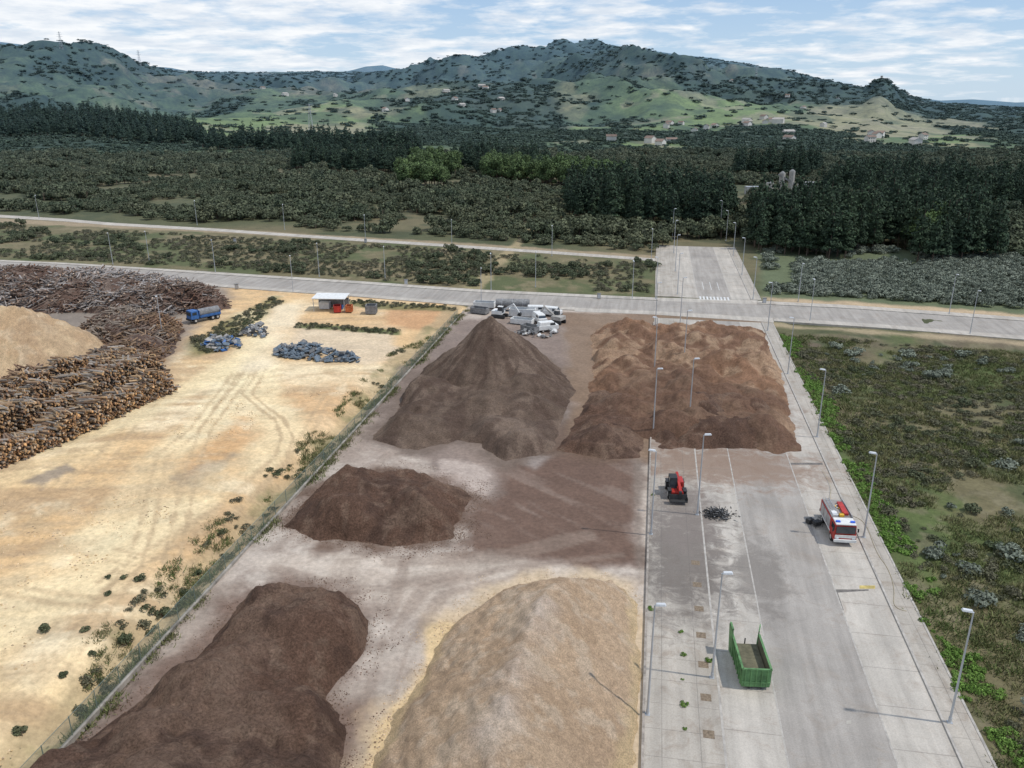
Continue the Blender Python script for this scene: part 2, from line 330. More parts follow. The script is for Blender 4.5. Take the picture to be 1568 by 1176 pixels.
nea_=[(-300,397),(-60,411),(100,418),(350,441),(560,456),(720,469),(1010,481),(1180,492),(1350,503),(1568,521),(1900,549)]
def seg(x0,x1,f0,f1,n=30):
    fa=np.array(far_);na=np.array(nea_); A_=[];B_=[]
    for u in np.linspace(x0,x1,n):
        a=np.array(G(u,np.interp(u,fa[:,0],fa[:,1]))); b_=np.array(G(u,np.interp(u,na[:,0],na[:,1])))
        A_.append(a+(b_-a)*f0); B_.append(a+(b_-a)*f1)
    return A_,B_
slab('carriageway',*seg(-300,1900,.17,.84,60),-.3,.05,M_asph,cross)
for i,(a,b_) in enumerate(((-300,1008),(1160,1900))):
    slab('pavement_far_%d'%i,*seg(a,b_,0,.165),-.3,.17,M_conc,cross)
for i,(a,b_) in enumerate(((-300,880),(1185,1900))):
    slab('pavement_near_%d'%i,*seg(a,b_,.845,1),-.3,.17,M_conc,cross)
slab('junction_far',*seg(1008,1160,-.05,.17,6),-.3,.045,M_conc,cross)
slab('junction_near',*seg(880,1185,.84,1.05,6),-.3,.045,M_conc,cross)
back=empty('back_street')
bc=[(-300,316),(0,331),(100,337),(170,343),(330,352),(530,366),(700,377),(850,387),(1018,399)]
slab('carriageway',[G(a,b_-1.9) for a,b_ in bc],[G(a,b_+2.2) for a,b_ in bc],-.3,.06,M_conc,back)
zb=empty('zebra_crossing')
for i in range(9):
    s0=10+i*.86
    slab('stripe_%d'%i,[W(s0,TF0+.5),W(s0,TF0+4)],[W(s0+.45,TF0+.5),W(s0+.45,TF0+4)],.03,.058,M_white,zb)
mk=empty('lane_markings')
for i in range(3): slab('lane_line_%d'%i,[W(11.5+i*2,TF0+12),W(11.5+i*2,TF0+22)],[W(11.62+i*2,TF0+12),W(11.62+i*2,TF0+22)],.03,.036,M_white,mk)
slab('yellow_mark',[G(1316,897),G(1340,897)],[G(1316,902),G(1340,902)],.03,.041,mat_simple('yellow_paint',(.55,.43,.15),.7,var=.6),mk)
M_shadow_drain=mat_simple('shadow_drain_dark',(.17,.155,.14),.8,var=.5,scale=2)  # dark colour shared by the painted shadow strips and the drain
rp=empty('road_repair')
slab('painted_shadow',[G(1278,903),G(1330,903)],[G(1281,908),G(1330,905)],.03,.0405,M_shadow_drain,rp)  # shadow shape painted on the road as a dark strip
slab('painted_shadow_2',[G(1278,903),G(1289,935)],[G(1281,903),G(1292,935)],.03,.0412,M_shadow_drain,rp)  # second arm of the same painted shadow shape
slab('drain',[G(1208,709),G(1259,709)],[G(1209,712),G(1260,712)],.03,.0405,M_shadow_drain,rp)
slab('manhole',[G(1296,1104),G(1303,1104)],[G(1296,1109),G(1303,1109)],.03,.0405,mat_simple('manhole_iron',(.40,.37,.32),.6),rp)
# ================================================================== PILES
def pile(name,poly,cap,slope,mat,colfn,res=.35,edge=2.5,lump=.5,lsc=5,seed=0,world=False,fine=.12,mounds=None,fur=0):
    rg=np.random.default_rng(seed+500)
    Pg=np.array(poly) if world else GP(poly)
    x0,y0=Pg.min(0)-3; x1,y1=Pg.max(0)+3
    xs=np.arange(x0,x1,res); ys=np.arange(y0,y1,res); XX,YY=np.meshgrid(xs,ys)
    xx,yy=XX.ravel(),YY.ravel(); d=sdist(xx,yy,Pg)
    d=d+(fbm(xx,yy,lsc*1.6,4,seed+1)-.5)*edge*2+(fbm(xx,yy,1.6,3,seed+7)-.5)*.9
    dd=np.maximum(d,0)
    h=cap*(1-np.exp(-slope*dd/cap)) if cap<50 else slope*dd
    if mounds:
        sp,ha,hb,ms,bw=mounds
        q=np.stack(np.meshgrid(np.arange(x0,x1,sp),np.arange(y0,y1,sp)),-1).reshape(-1,2)+0
        q=q+rg.uniform(-.5,.5,q.shape)*sp
        dq=sdist(q[:,0],q[:,1],Pg); q=q[dq>1.2]; dq=dq[dq>1.2]
        hm=np.zeros_like(h)
        wxx=xx+(fbm(xx,yy,2.5,3,seed+8)-.5)*2.4; wyy=yy+(fbm(xx,yy,2.5,3,seed+9)-.5)*2.4
        for (a,b_),dk in zip(q,dq):
            hk=rg.uniform(ha,hb)*min(1,dk*slope/ha*1.2)
            rr=np.hypot(wxx-a,wyy-b_); hm=np.maximum(hm,hk-np.sqrt(rr*rr+.5)*ms+.4)
        h=h*bw+hm*np.clip(dd/1.0,0,1)
    k=np.clip(dd/2.0,0,1)
    bil=np.abs(fbm(xx,yy,lsc,4,seed+2)-.5)*2
    h=h+k*((fbm(xx,yy,lsc*1.3,4,seed+3)-.5)*lump*2+(0.35-bil)*lump*.9)
    if fur: h=h-k*fur*np.abs(fbm(xx*1.0+yy*.25,yy*.16,1.3,3,seed+12)-.5)*2
    h=h+np.clip(dd/.8,0,1)*(fbm(xx,yy,.9,3,seed+4)-.5)*fine*2
    h=np.where(d<0,np.maximum(d*.5,-.4),h)
    col=colfn(xx,yy,dd,h)
    Fq=grid_faces(len(ys),len(xs)); keep=(d[Fq]>-.7).any(1); Fq=Fq[keep]
    us,inv=np.unique(Fq,return_inverse=True)
    V=np.stack([xx,yy,h],1)[us]
    return mesh_np(name,V,inv.reshape(-1,4),[mat],smooth=True,col=col[us])
def L3(c,m,k): return c*(1-m[:,None])+np.asarray(k)*m[:,None]
def cf(base,*layers,seed=0):
    def f(x,y,d,h):
        c=np.tile(np.array(base,float),(len(x),1))
        for i,(sc,lo,hi,k,a) in enumerate(layers): c=L3(c,sst(lo,hi,fbm(x,y,sc,4,seed+i*13))*a,k)
        return c
    return f
c_mul=cf((.130,.078,.055),(8,.45,.62,(.175,.115,.083),.8),(3,.5,.65,(.090,.056,.042),.8),(1.2,.55,.7,(.21,.145,.105),.5),seed=400)
c_com0=cf((.135,.097,.073),(9,.45,.62,(.19,.14,.108),.8),(3,.5,.65,(.10,.070,.054),.7),seed=430)
def c_com(x,y,d,h):
    c=c_com0(x,y,d,h); a=np.arctan2(y-CY,x-CX); stn=fbm(a*9,np.hypot(x-CX,y-CY)*.12,1.0,4,433)
    return L3(c,sst(.48,.6,stn)*.6,(.08,.053,.041))
c_soil0=cf((.25,.145,.09),(14,.42,.58,(.165,.098,.066),.85),(4,.52,.64,(.36,.25,.165),.75),(2.5,.5,.65,(.185,.11,.07),.6),(9,.56,.62,(.38,.26,.17),.6),seed=450)
def c_soil(x,y,d,h):
    c=c_soil0(x,y,d,h); k=sst(-4,4,sdist(x,y,GP([(900,600),(960,590),(1060,585),(1200,620),(1240,720),(900,710)]))+(fbm(x,y,6,4,455)-.5)*10)
    return L3(c,k*.75,(.135,.082,.058))
def c_chip(x,y,d,h):
    c=cf((.52,.375,.25),(5,.45,.62,(.45,.315,.205),.7),(1.5,.52,.66,(.60,.475,.35),.6),seed=470)(x,y,d,h)
    c=L3(c,sst(4.6,8.2,h+(fbm(x,y,4,4,477)-.5)*3)*.85,(.61,.52,.45)); return L3(c,sst(1.4,.2,d+(fbm(x,y,2,3,478)-.5)*2)*.8,(.60,.45,.26))
c_saw=cf((.60,.44,.27),(7,.45,.62,(.50,.34,.20),.8),(2,.52,.66,(.66,.52,.35),.6),(4,.55,.65,(.42,.29,.18),.5),seed=490)
c_br=cf((.15,.10,.078),(6,.45,.6,(.11,.075,.06),.8),(2.5,.5,.65,(.22,.17,.14),.6),seed=495)
M_mulch=mat_grain('bark_mulch',4.5,1,.3,(.45,1.55)); M_mulch2=mat_grain('dark_compost',4,1,.22,(.55,1.45)); M_soil=mat_grain('orange_soil',3,1,.28,(.6,1.4)); M_chip=mat_grain('wood_chips',7,1,.24,(.55,1.4)); M_brush=mat_grain('brush_pile_core',2.5,1,.4,(.5,1.4))
pile('woodchip_pile',PL_CHIP,18,.86,M_chip,c_chip,.2,.8,.8,6,5,fine=.13,fur=.5)
pile('bark_mulch_pile',PL_MU1,6.6,.85,M_mulch,c_mul,.22,1.0,1.1,5,15,fine=.3,mounds=(7,1.0,3.0,.55,.8))
pile('bark_mulch_pile',PL_MU2,5.2,.85,M_mulch,c_mul,.25,1.2,1.0,4,25,fine=.3,mounds=(5.5,.8,2.2,.55,.8))
CX,CY=G(752,572)
pile('compost_heap',[(CX+12.8*math.cos(a),CY+12.5*math.sin(a)) for a in np.linspace(0,2*math.pi,28,endpoint=False)],99,.82,M_mulch2,c_com,.3,1.4,.8,6,35,world=True,fine=.2)
pile('compost_spread',PL_SPR,3.0,.4,M_mulch2,c_com,.3,1.5,1.1,7,45,mounds=(8,.6,2.4,.42,.75),fine=.22)
pile('dark_mulch_mounds',PL_DM,2.0,.6,M_mulch,c_mul,.3,1.2,.8,5,55,fine=.26,mounds=(5,.6,1.8,.55,.7))
pile('orange_soil_heap',PL_SOIL,1.8,.7,M_soil,c_soil,.3,2.0,1.5,7,65,fine=.35,mounds=(6,.3,2.1,.55,.75))
pile('dark_mulch_mounds',PL_DM2,1.7,.6,M_mulch,c_mul,.3,1.5,1.0,5,75,fine=.3,mounds=(4.5,.5,2.1,.55,.7))
cx,cy=G(30,556)
pile('sawdust_pile',[(cx+17*math.cos(a),cy+14*math.sin(a)) for a in np.linspace(0,2*math.pi,28,endpoint=False)],40,1.0,M_chip,c_saw,.3,1.2,1.0,6,85,world=True,fur=.9)
pile('brush_pile',br1,7,1.1,M_brush,c_br,.45,1.5,1.4,5,95,fine=.5)
pile('brush_pile',br2,5,.9,M_brush,c_br,.45,1.2,1.2,5,97,fine=.5)
# ================================================================== LOGS
def logs_mesh(name,Cn,Dr,L,Rd,shade,mats):
    Cn=np.asarray(Cn);Dr=np.asarray(Dr);n=len(Cn); Dr=Dr/np.linalg.norm(Dr,axis=1)[:,None]
    up=np.tile([0,0,1.0],(n,1)); up[np.abs(Dr[:,2])>.9]=[1,0,0]
    a=np.cross(Dr,up); a/=np.linalg.norm(a,axis=1)[:,None]; b_=np.cross(Dr,a)
    th=np.arange(6)*math.pi/3
    ring=(a[:,None,:]*np.cos(th)[None,:,None]+b_[:,None,:]*np.sin(th)[None,:,None])*Rd[:,None,None]
    v=np.concatenate([Cn[:,None,:]-Dr[:,None,:]*L[:,None,None]/2+ring,Cn[:,None,:]+Dr[:,None,:]*L[:,None,None]/2+ring*.85],1)
    base=(np.arange(n)*12)[:,None,None]
    f=[]; 
    for i in range(6): f.append([i,(i+1)%6,6+(i+1)%6,6+i])
    f+= [[3,2,1,0],[5,4,3,0],[6,7,8,9],[6,9,10,11]]
    f=np.array(f)[None]+base
    mi=np.tile([0]*6+[1]*4,n)
    return mesh_np(name,v.reshape(-1,3),f.reshape(-1,4),mats,mi,col=np.repeat(shade,12,0))
def attr_mat(name,mult=(1,1,1),scale=3,rough=.9):
    m,nt,b=newmat(name); at=nt.nodes.new('ShaderNodeAttribute'); at.attribute_name='Col'
    c=mixc(nt,1.0,at.outputs['Color'],mult,'MULTIPLY')
    c=mixc(nt,1.0,c,gray(nt,ramp(nt,noise(nt,pos(nt),scale,4,.7),(.3,.7,.7,1.25))),'MULTIPLY')
    nt.links.new(c,b.inputs['Base Color']); b.inputs['Roughness'].default_value=rough; b.inputs['Specular IOR Level'].default_value=.1; return m
M_bark=attr_mat('log_bark'); M_cut=attr_mat('log_cut_end',(1.6,1.35,1.08))
def stack(name,p0,p1,hgt,length,seed,taper=4.0):
    rg=np.random.default_rng(seed); p0=np.array(G(*p0));p1=np.array(G(*p1)); L=np.linalg.norm(p1-p0); d=(p1-p0)/L; nrm=np.array([d[1],-d[0]])
    Cn=[];Dr=[];Ls=[];Rd=[];Sh=[]
    cols=np.array([(.28,.19,.12),(.36,.27,.18),(.33,.29,.25),(.20,.13,.085),(.38,.26,.15),(.17,.12,.09),(.26,.23,.20)])
    a=0
    while a<L:
        prof=hgt*min(1,(a+.3)/taper,(L-a+.3)/taper)*(.65+.6*vn(np.array([a/3.]),np.array([0.]),seed)[0])
        z=.12; sh=rg.normal(0,.25)
        while z<prof:
            r=rg.uniform(.08,.2); jj=sh+rg.normal(0,.35)-z*.12
            q=p0+d*(a+rg.normal(0,.15))+nrm*jj
            Cn.append((q[0],q[1],z+rg.normal(0,.05)))
            t=rg.normal(0,.13)+(rg.normal(0,.6) if z>prof-.5 else 0); ww=nrm+d*t; Dr.append((ww[0],ww[1],rg.normal(0,.06)))
            Ls.append(length*rg.uniform(.7,1.2)); Rd.append(r); Sh.append(cols[rg.integers(7)]*rg.uniform(.65,1.3))
            z+=r*1.5
        a+=.27
    return logs_mesh(name,Cn,Dr,np.array(Ls),np.array(Rd),np.array(Sh),[M_bark,M_cut])
stack('log_stack',(262,594),(-140,778),4.4,2.8,1)
stack('log_stack',(254,578),(-140,733),5.2,2.8,2)
stack('log_stack',(244,566),(-140,697),5.0,2.6,3)
stack('log_stack',(210,558),(-140,664),4.6,2.6,4)
def tangle(name,poly,n,hf,seed,cols,Lr=(1.5,5),rr=(.06,.2)):
    rg=np.random.default_rng(seed); Pg=GP(poly); lo=Pg.min(0);hi=Pg.max(0)
    q=rg.uniform(lo,hi,(n*4,2)); d=sdist(q[:,0],q[:,1],Pg); k=d>.2; q=q[k][:n]; d=d[k][:n]; n=len(q)
    z=hf(d)+rg.uniform(-.3,.8,n)+(fbm(q[:,0],q[:,1],5,3,seed)-.5)*2.6
    z=np.maximum(z,.1)
    a=rg.uniform(0,6.28,n); Dr=np.stack([np.cos(a),np.sin(a),rg.normal(0,.3,n)],1)
    cols=np.array(cols); patch=(fbm(q[:,0],q[:,1],12,3,seed+5)*len(cols)*1.9-.4*len(cols)+rg.normal(0,.7,n)).astype(int).clip(0,len(cols)-1)
    sh=cols[patch]*rg.uniform(.6,1.3,(n,1))
    return logs_mesh(name,np.stack([q[:,0],q[:,1],z],1),Dr,rg.uniform(*Lr,n),rg.uniform(*rr,n),sh,[M_bark,M_cut])
tangle('tangled_branches',br1,7500,lambda d:7.0*(1-np.exp(-1.1*d/7)),7,[(.16,.10,.078),(.14,.095,.075),(.22,.17,.14),(.30,.27,.25),(.36,.33,.31)])
tangle('tangled_branches',br2,3200,lambda d:5.0*(1-np.exp(-.9*d/5)),8,[(.18,.115,.08),(.25,.17,.11),(.14,.10,.08),(.24,.2,.165)],(1,3))
# ================================================================== VEGETATION PROTOTYPES
def leaf_mat(name,ca,cb,wscale=.02):
    m,nt,b=newmat(name); at=nt.nodes.new('ShaderNodeAttribute'); at.attribute_name='Col'
    oi=nt.nodes.new('ShaderNodeObjectInfo')
    f=math_(nt,'ADD',math_(nt,'MULTIPLY',oi.outputs['Random'],.6),math_(nt,'MULTIPLY',ramp(nt,noise(nt,pos(nt),wscale,3,.5),(.35,.65,0,1)),.4))
    c=mixc(nt,f,ca,cb); c=mixc(nt,1.0,c,at.outputs['Color'],'MULTIPLY')
    nt.links.new(haze_tint(nt,c),b.inputs['Base Color']); b.inputs['Roughness'].default_value=.75; b.inputs['Specular IOR Level'].default_value=.12
    return m
M_trunk=mat_simple('tree_bark',(.12,.09,.07),.9)
def leaves(lobes,n,size,rg):
    tot=sum(l[3]**2 for l in lobes); V=[];Cc=[]
    for (cx,cy,cz,r,rz) in [(l[0],l[1],l[2],l[3],l[4] if len(l)>4 else l[3]) for l in lobes]:
        k=int(n*r*r/tot)+1
        d=rg.normal(size=(k,3)); d/=np.linalg.norm(d,axis=1)[:,None]; d[:,2]=np.where(d[:,2]<-.3,-d[:,2],d[:,2])
        rr=rg.uniform(.62,1.06,k)**.7
        c=np.array([cx,cy,cz])+d*rr[:,None]*np.array([r,r,rz])
        nn=d+rg.normal(0,.45,(k,3)); nn/=np.linalg.norm(nn,axis=1)[:,None]
        a=np.cross(nn,rg.normal(size=(k,3))); a/=np.linalg.norm(a,axis=1)[:,None]; b_=np.cross(nn,a)
        s=size*rg.uniform(.6,1.4,(k,1))
        V.append(np.stack([c-a*s*.5,c-b_*s*.35,c+a*s*.55,c+b_*s*.4],1))
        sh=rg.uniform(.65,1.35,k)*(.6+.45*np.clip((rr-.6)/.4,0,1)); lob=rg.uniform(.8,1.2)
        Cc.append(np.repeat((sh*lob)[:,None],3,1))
    return np.concatenate(V),np.concatenate(Cc)
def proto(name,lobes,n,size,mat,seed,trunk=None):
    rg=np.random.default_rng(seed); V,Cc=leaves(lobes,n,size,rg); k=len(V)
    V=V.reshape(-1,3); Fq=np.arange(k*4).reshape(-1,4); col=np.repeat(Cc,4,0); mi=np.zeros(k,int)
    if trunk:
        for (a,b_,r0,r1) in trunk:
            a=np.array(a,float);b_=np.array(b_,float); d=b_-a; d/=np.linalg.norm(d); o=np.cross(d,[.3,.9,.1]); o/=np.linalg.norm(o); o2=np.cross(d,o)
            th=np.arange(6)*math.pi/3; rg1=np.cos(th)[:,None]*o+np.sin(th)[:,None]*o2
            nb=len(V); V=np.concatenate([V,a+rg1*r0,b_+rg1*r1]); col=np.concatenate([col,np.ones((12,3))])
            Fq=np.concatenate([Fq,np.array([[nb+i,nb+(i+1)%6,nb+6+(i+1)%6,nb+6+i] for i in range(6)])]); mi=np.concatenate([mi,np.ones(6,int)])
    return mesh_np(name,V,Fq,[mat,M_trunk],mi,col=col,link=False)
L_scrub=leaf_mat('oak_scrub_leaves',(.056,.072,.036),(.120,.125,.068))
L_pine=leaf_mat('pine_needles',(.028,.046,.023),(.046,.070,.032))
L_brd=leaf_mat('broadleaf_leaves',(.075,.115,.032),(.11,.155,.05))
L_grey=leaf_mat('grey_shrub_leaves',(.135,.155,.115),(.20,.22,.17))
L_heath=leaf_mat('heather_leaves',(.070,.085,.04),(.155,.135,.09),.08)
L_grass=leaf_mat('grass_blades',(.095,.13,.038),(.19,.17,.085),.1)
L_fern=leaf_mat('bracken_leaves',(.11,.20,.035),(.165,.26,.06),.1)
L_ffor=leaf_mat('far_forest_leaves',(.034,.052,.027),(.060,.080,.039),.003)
def rl(rg,n,R0,z0,zr,r0,r1,fl=.8):
    o=[]
    for i in range(n):
        a=rg.uniform(0,6.28); q=R0*math.sqrt(rg.uniform(0,1)); r=rg.uniform(r0,r1)
        o.append((q*math.cos(a),q*math.sin(a),z0+rg.uniform(0,zr),r,r*fl))
    return o
def coll(name,objs):
    c=D.collections.new(name)
    for o in objs: c.objects.link(o)
    return c
rg=np.random.default_rng(9)
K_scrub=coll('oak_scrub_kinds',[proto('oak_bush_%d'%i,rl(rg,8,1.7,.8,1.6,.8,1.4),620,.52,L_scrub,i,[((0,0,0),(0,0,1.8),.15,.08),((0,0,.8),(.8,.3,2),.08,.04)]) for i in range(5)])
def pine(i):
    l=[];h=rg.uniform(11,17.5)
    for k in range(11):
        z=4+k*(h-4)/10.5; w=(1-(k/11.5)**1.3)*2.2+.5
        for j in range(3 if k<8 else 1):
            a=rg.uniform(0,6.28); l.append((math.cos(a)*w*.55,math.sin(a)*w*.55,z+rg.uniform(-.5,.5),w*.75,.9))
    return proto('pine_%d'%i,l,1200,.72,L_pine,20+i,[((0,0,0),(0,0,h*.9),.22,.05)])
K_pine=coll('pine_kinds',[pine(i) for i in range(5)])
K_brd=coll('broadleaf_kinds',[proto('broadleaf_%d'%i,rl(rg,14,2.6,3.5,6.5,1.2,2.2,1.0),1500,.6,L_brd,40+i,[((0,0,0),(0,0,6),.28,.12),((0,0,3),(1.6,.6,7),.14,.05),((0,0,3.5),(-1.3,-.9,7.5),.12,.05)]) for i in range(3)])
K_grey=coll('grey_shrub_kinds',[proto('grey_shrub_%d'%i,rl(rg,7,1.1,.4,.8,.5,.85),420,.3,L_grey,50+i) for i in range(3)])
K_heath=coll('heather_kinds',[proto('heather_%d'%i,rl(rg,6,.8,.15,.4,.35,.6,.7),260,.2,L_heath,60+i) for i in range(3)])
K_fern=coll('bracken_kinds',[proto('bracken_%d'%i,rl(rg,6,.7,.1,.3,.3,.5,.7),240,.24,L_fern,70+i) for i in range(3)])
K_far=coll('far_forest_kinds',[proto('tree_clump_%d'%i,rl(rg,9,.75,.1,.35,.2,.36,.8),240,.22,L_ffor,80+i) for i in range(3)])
def tuft(i):
    rg=np.random.default_rng(90+i);n=70
    b_=rg.normal(0,.42,(n,2)); a=rg.uniform(0,6.28,n); h=rg.uniform(.15,.5,n); w=.05
    base=np.stack([b_[:,0],b_[:,1],np.zeros(n)],1); sd=np.stack([np.cos(a),np.sin(a),0*a],1)*w
    tip=base+np.stack([rg.normal(0,.22,n),rg.normal(0,.22,n),h],1)
    V=np.stack([base-sd,base+sd,tip+sd*.4,tip-sd*.4],1).reshape(-1,3)
    return mesh_np('grass_tuft_%d'%i,V,np.arange(n*4).reshape(-1,4),[L_grass],col=np.repeat(rg.uniform(.6,1.4,(n,1))*np.ones((1,3)),4,0),link=False)
K_grass=coll('grass_kinds',[tuft(i) for i in range(3)])
def clods(name,cols,seed):
    rg=np.random.default_rng(seed); m=attr_mat(name+'_surface',(1,1,1),8); out=[]
    for i in range(3):
        n=14; V=[];Fc=[];Cc=[]
        for k in range(n):
            c=np.array([*rg.normal(0,.8,2),.02]); s=rg.uniform(.05,.17); b=len(V)
            q=rg.normal(0,1,(6,3))*.15+np.array([(1,0,0),(-1,0,0),(0,1,0),(0,-1,0),(0,0,.6),(0,0,-.6)]); 
            V+=list(c+q*s); cc=np.array(cols[rg.integers(len(cols))])*rg.uniform(.7,1.3); Cc+=[cc]*6
            for f in ((0,2,4),(2,1,4),(1,3,4),(3,0,4),(2,0,5),(1,2,5),(3,1,5),(0,3,5)): Fc.append([b+j for j in f])
        out.append(mesh_np('%s_%d'%(name,i),V,Fc,[m],col=np.array(Cc),link=False))
    return coll(name+'_kinds',out)
K_clod=clods('mulch_clod',[(.14,.09,.065),(.18,.12,.09),(.22,.15,.11)],5); K_chp=clods('woodchip_clod',[(.50,.37,.24),(.54,.43,.32),(.45,.32,.2)],6); K_stone=clods('sand_clod',[(.5,.36,.2),(.4,.3,.2),(.65,.5,.33)],7)
def gn_tree():
    ng=D.node_groups.new('scatter','GeometryNodeTree')
    ng.interface.new_socket('Geometry',in_out='INPUT',socket_type='NodeSocketGeometry')
    ng.interface.new_socket('Kinds',in_out='INPUT',socket_type='NodeSocketCollection')
    ng.interface.new_socket('Geometry',in_out='OUTPUT',socket_type='NodeSocketGeometry')
    n=ng.nodes; gi=n.new('NodeGroupInput'); go=n.new('NodeGroupOutput'); ip=n.new('GeometryNodeInstanceOnPoints')
    ci=n.new('GeometryNodeCollectionInfo'); ci.inputs['Separate Children'].default_value=True; ci.inputs['Reset Children'].default_value=True
    ip.inputs['Pick Instance'].default_value=True
    def na(nm,ty):
        a=n.new('GeometryNodeInputNamedAttribute'); a.data_type=ty; a.inputs[0].default_value=nm
        return [o for o in a.outputs if o.enabled and o.name=='Attribute'][0]
    l=ng.links; l.new(gi.outputs[0],ip.inputs['Points']); l.new(gi.outputs[1],ci.inputs['Collection']); l.new(ci.outputs[0],ip.inputs['Instance'])
    l.new(na('kind','INT'),ip.inputs['Instance Index']); l.new(na('scl','FLOAT_VECTOR'),ip.inputs['Scale']); l.new(na('rot','FLOAT_VECTOR'),ip.inputs['Rotation'])
    l.new(ip.outputs[0],go.inputs[0]); return ng
NG=gn_tree(); KEY=[i.identifier for i in NG.interface.items_tree if i.name=='Kinds'][0]
def scatter(name,pts,kinds,s0,s1,zf=(1,1),z=None,sink=.1):
    pts=np.asarray(pts,float); n=len(pts); 
    if n==0: return
    if z is None: z=H(pts[:,0],pts[:,1])
    s=RNG.uniform(s0,s1,n); 
    me=D.meshes.new(name); me.vertices.add(n); me.vertices.foreach_set('co',np.stack([pts[:,0],pts[:,1],z-sink*s],1).astype(np.float32).ravel())
    a=me.attributes.new('kind','INT','POINT'); a.data.foreach_set('value',RNG.integers(0,len(kinds.objects),n).astype(np.int32))
    a=me.attributes.new('scl','FLOAT_VECTOR','POINT'); a.data.foreach_set('vector',np.stack([s,s*RNG.uniform(.85,1.15,n),s*RNG.uniform(*zf,n)],1).astype(np.float32).ravel())
    a=me.attributes.new('rot','FLOAT_VECTOR','POINT'); a.data.foreach_set('vector',np.stack([0*s,0*s,RNG.uniform(0,6.28,n)],1).astype(np.float32).ravel())
    o=D.objects.new(name,me); SC.collection.objects.link(o)
    md=o.modifiers.new('scatter','NODES'); md.node_group=NG; md[KEY]=kinds
    return o
def jit(poly,sp,world=False,margin=0):
    Pg=np.array(poly) if world else GP(poly); x0,y0=Pg.min(0);x1,y1=Pg.max(0)
    xs,ys=np.meshgrid(np.arange(x0,x1,sp),np.arange(y0,y1,sp)); xs=xs.ravel()+RNG.uniform(-.5,.5,xs.size)*sp*.95; ys=ys.ravel()+RNG.uniform(-.5,.5,ys.size)*sp*.95
    k=sdist(xs,ys,Pg)>margin; return np.stack([xs[k],ys[k]],1)
def cut(p,polys,m=0):
    for q in polys: p=p[sdist(p[:,0],p[:,1],GP(q))<-m]
    return p
for nm,pp,kk in (('mulch_crumbs',PL_MU1,K_clod),('mulch_crumbs',PL_MU2,K_clod),('spilled_woodchips',PL_CHIP,K_chp)):
    g=GP(pp); lo=g.min(0)-5; hi=g.max(0)+5; q=RNG.uniform(lo,hi,(3500,2)); d=-sdist(q[:,0],q[:,1],g); s=q@N-S0
    k=(d>-.3)&(d<4)&(RNG.uniform(size=len(q))<np.exp(-np.maximum(d,0)/.9))&(s<-2.2)&(s>-45)
    scatter(nm,q[k],kk,.35,.6,z=np.full(k.sum(),.01),sink=0)
pine_polys=[[(1150,388),(1290,398),(1385,378),(1410,410),(1530,402),(1520,360),(1440,345),(1300,335),(1150,340)],
            [(862,335),(960,352),(1118,350),(1115,315),(960,300),(870,310)],
            [(450,262),(540,268),(625,270),(640,258),(450,250)],
            [(1120,272),(1230,276),(1260,264),(1130,264)],[(1250,300),(1600,330),(1700,310),(1300,280)],
            [(680,262),(760,275),(840,280),(850,262),(700,252)]]
brd_polys=[[(610,292),(680,292),(680,282),(615,282)],[(740,282),(860,290),(960,302),(960,285),(750,268)],[(1395,395),(1440,400),(1440,380),(1400,380)],[(630,274),(700,274),(700,262),(630,262)]]
clear_polys=[[(415,274),(460,277),(460,262),(420,259)],[(1112,307),(1158,305),(1152,284),(1118,284)],[(1170,306),(1245,304),(1240,280),(1170,282)]]
B=[(-170,318),(0,322),(330,343),(700,364),(1010,388),(1020,366),(1125,366),(1160,380),(1300,376),(1568,392),(1760,412),(1760,236),(-170,236)]
p_=cut(jit(B,5.0),pine_polys+brd_polys[:2]+clear_polys)
rr_=np.hypot(p_[:,0],p_[:,1]); p_=p_[(rr_<520)|(RNG.uniform(size=len(p_))<.68)]
dn=fbm(p_[:,0],p_[:,1],55,3,300)
p_=p_[dn>.34]; big=fbm(p_[:,0],p_[:,1],30,2,301)
scatter('oak_scrub_thicket',p_[big<=.54],K_scrub,.7,1.4,(.7,1.1))
scatter('oak_woodland',p_[big>.54],K_scrub,1.1,1.9,(.9,1.3))
for q,sp in zip(pine_polys,(4.4,4.8,6,6,6,6)): scatter('pine_forest',cut(jit(q,sp),clear_polys),K_pine,.7,1.25,(.85,1.2))
for q in brd_polys: scatter('broadleaf_grove',jit(q,5.5),K_brd,.9,1.3,(.9,1.3))
for q,sp in (([(-150,220),(60,219),(200,222),(330,220),(300,211),(100,207),(-150,209)],10),([(310,229),(420,233),(560,236),(640,239),(650,231),(450,222),(310,222)],10)):
    scatter('conifer_belt',jit(q,sp),K_pine,.8,1.6,(.8,1.1))
def wedge(r0,r1,sp,hw=.66):
    n=int((r1*r1-r0*r0)*hw/(sp*sp)); r=np.sqrt(RNG.uniform(r0*r0,r1*r1,n)); a=RNG.uniform(-hw,hw,n)
    return np.stack([r*np.sin(a),r*np.cos(a)],1)
for r0,r1,sp,s0,s1,st_ in ((700,1300,10,5,9.5,.11),(1300,2200,14,6,11,.12),(2200,3200,19,6,12,.14),(3200,4500,27,7,14,.14)):
    p_=wedge(r0,r1,sp); fm=forest_mask(p_[:,0],p_[:,1]); keep=(fm>.5)|(RNG.uniform(size=len(p_))<st_)
    p_=p_[keep]; scatter('distant_forest',p_,K_far,s0,s1,(.4,.8))
A1=[(-170,330),(0,345),(330,362),(700,384),(1005,405),(1005,450),(700,438),(340,412),(-170,385)]
p_=jit(A1,3.1); dn=fbm(p_[:,0],p_[:,1],18,3,310); uu=p_[:,0]/p_[:,1]
scatter('plot_bushes',p_[(dn>.62)|((dn>.50)&(uu>-.32)&(uu<.15)&(p_[:,1]<245))],K_scrub,.35,.85,(.7,1.1))
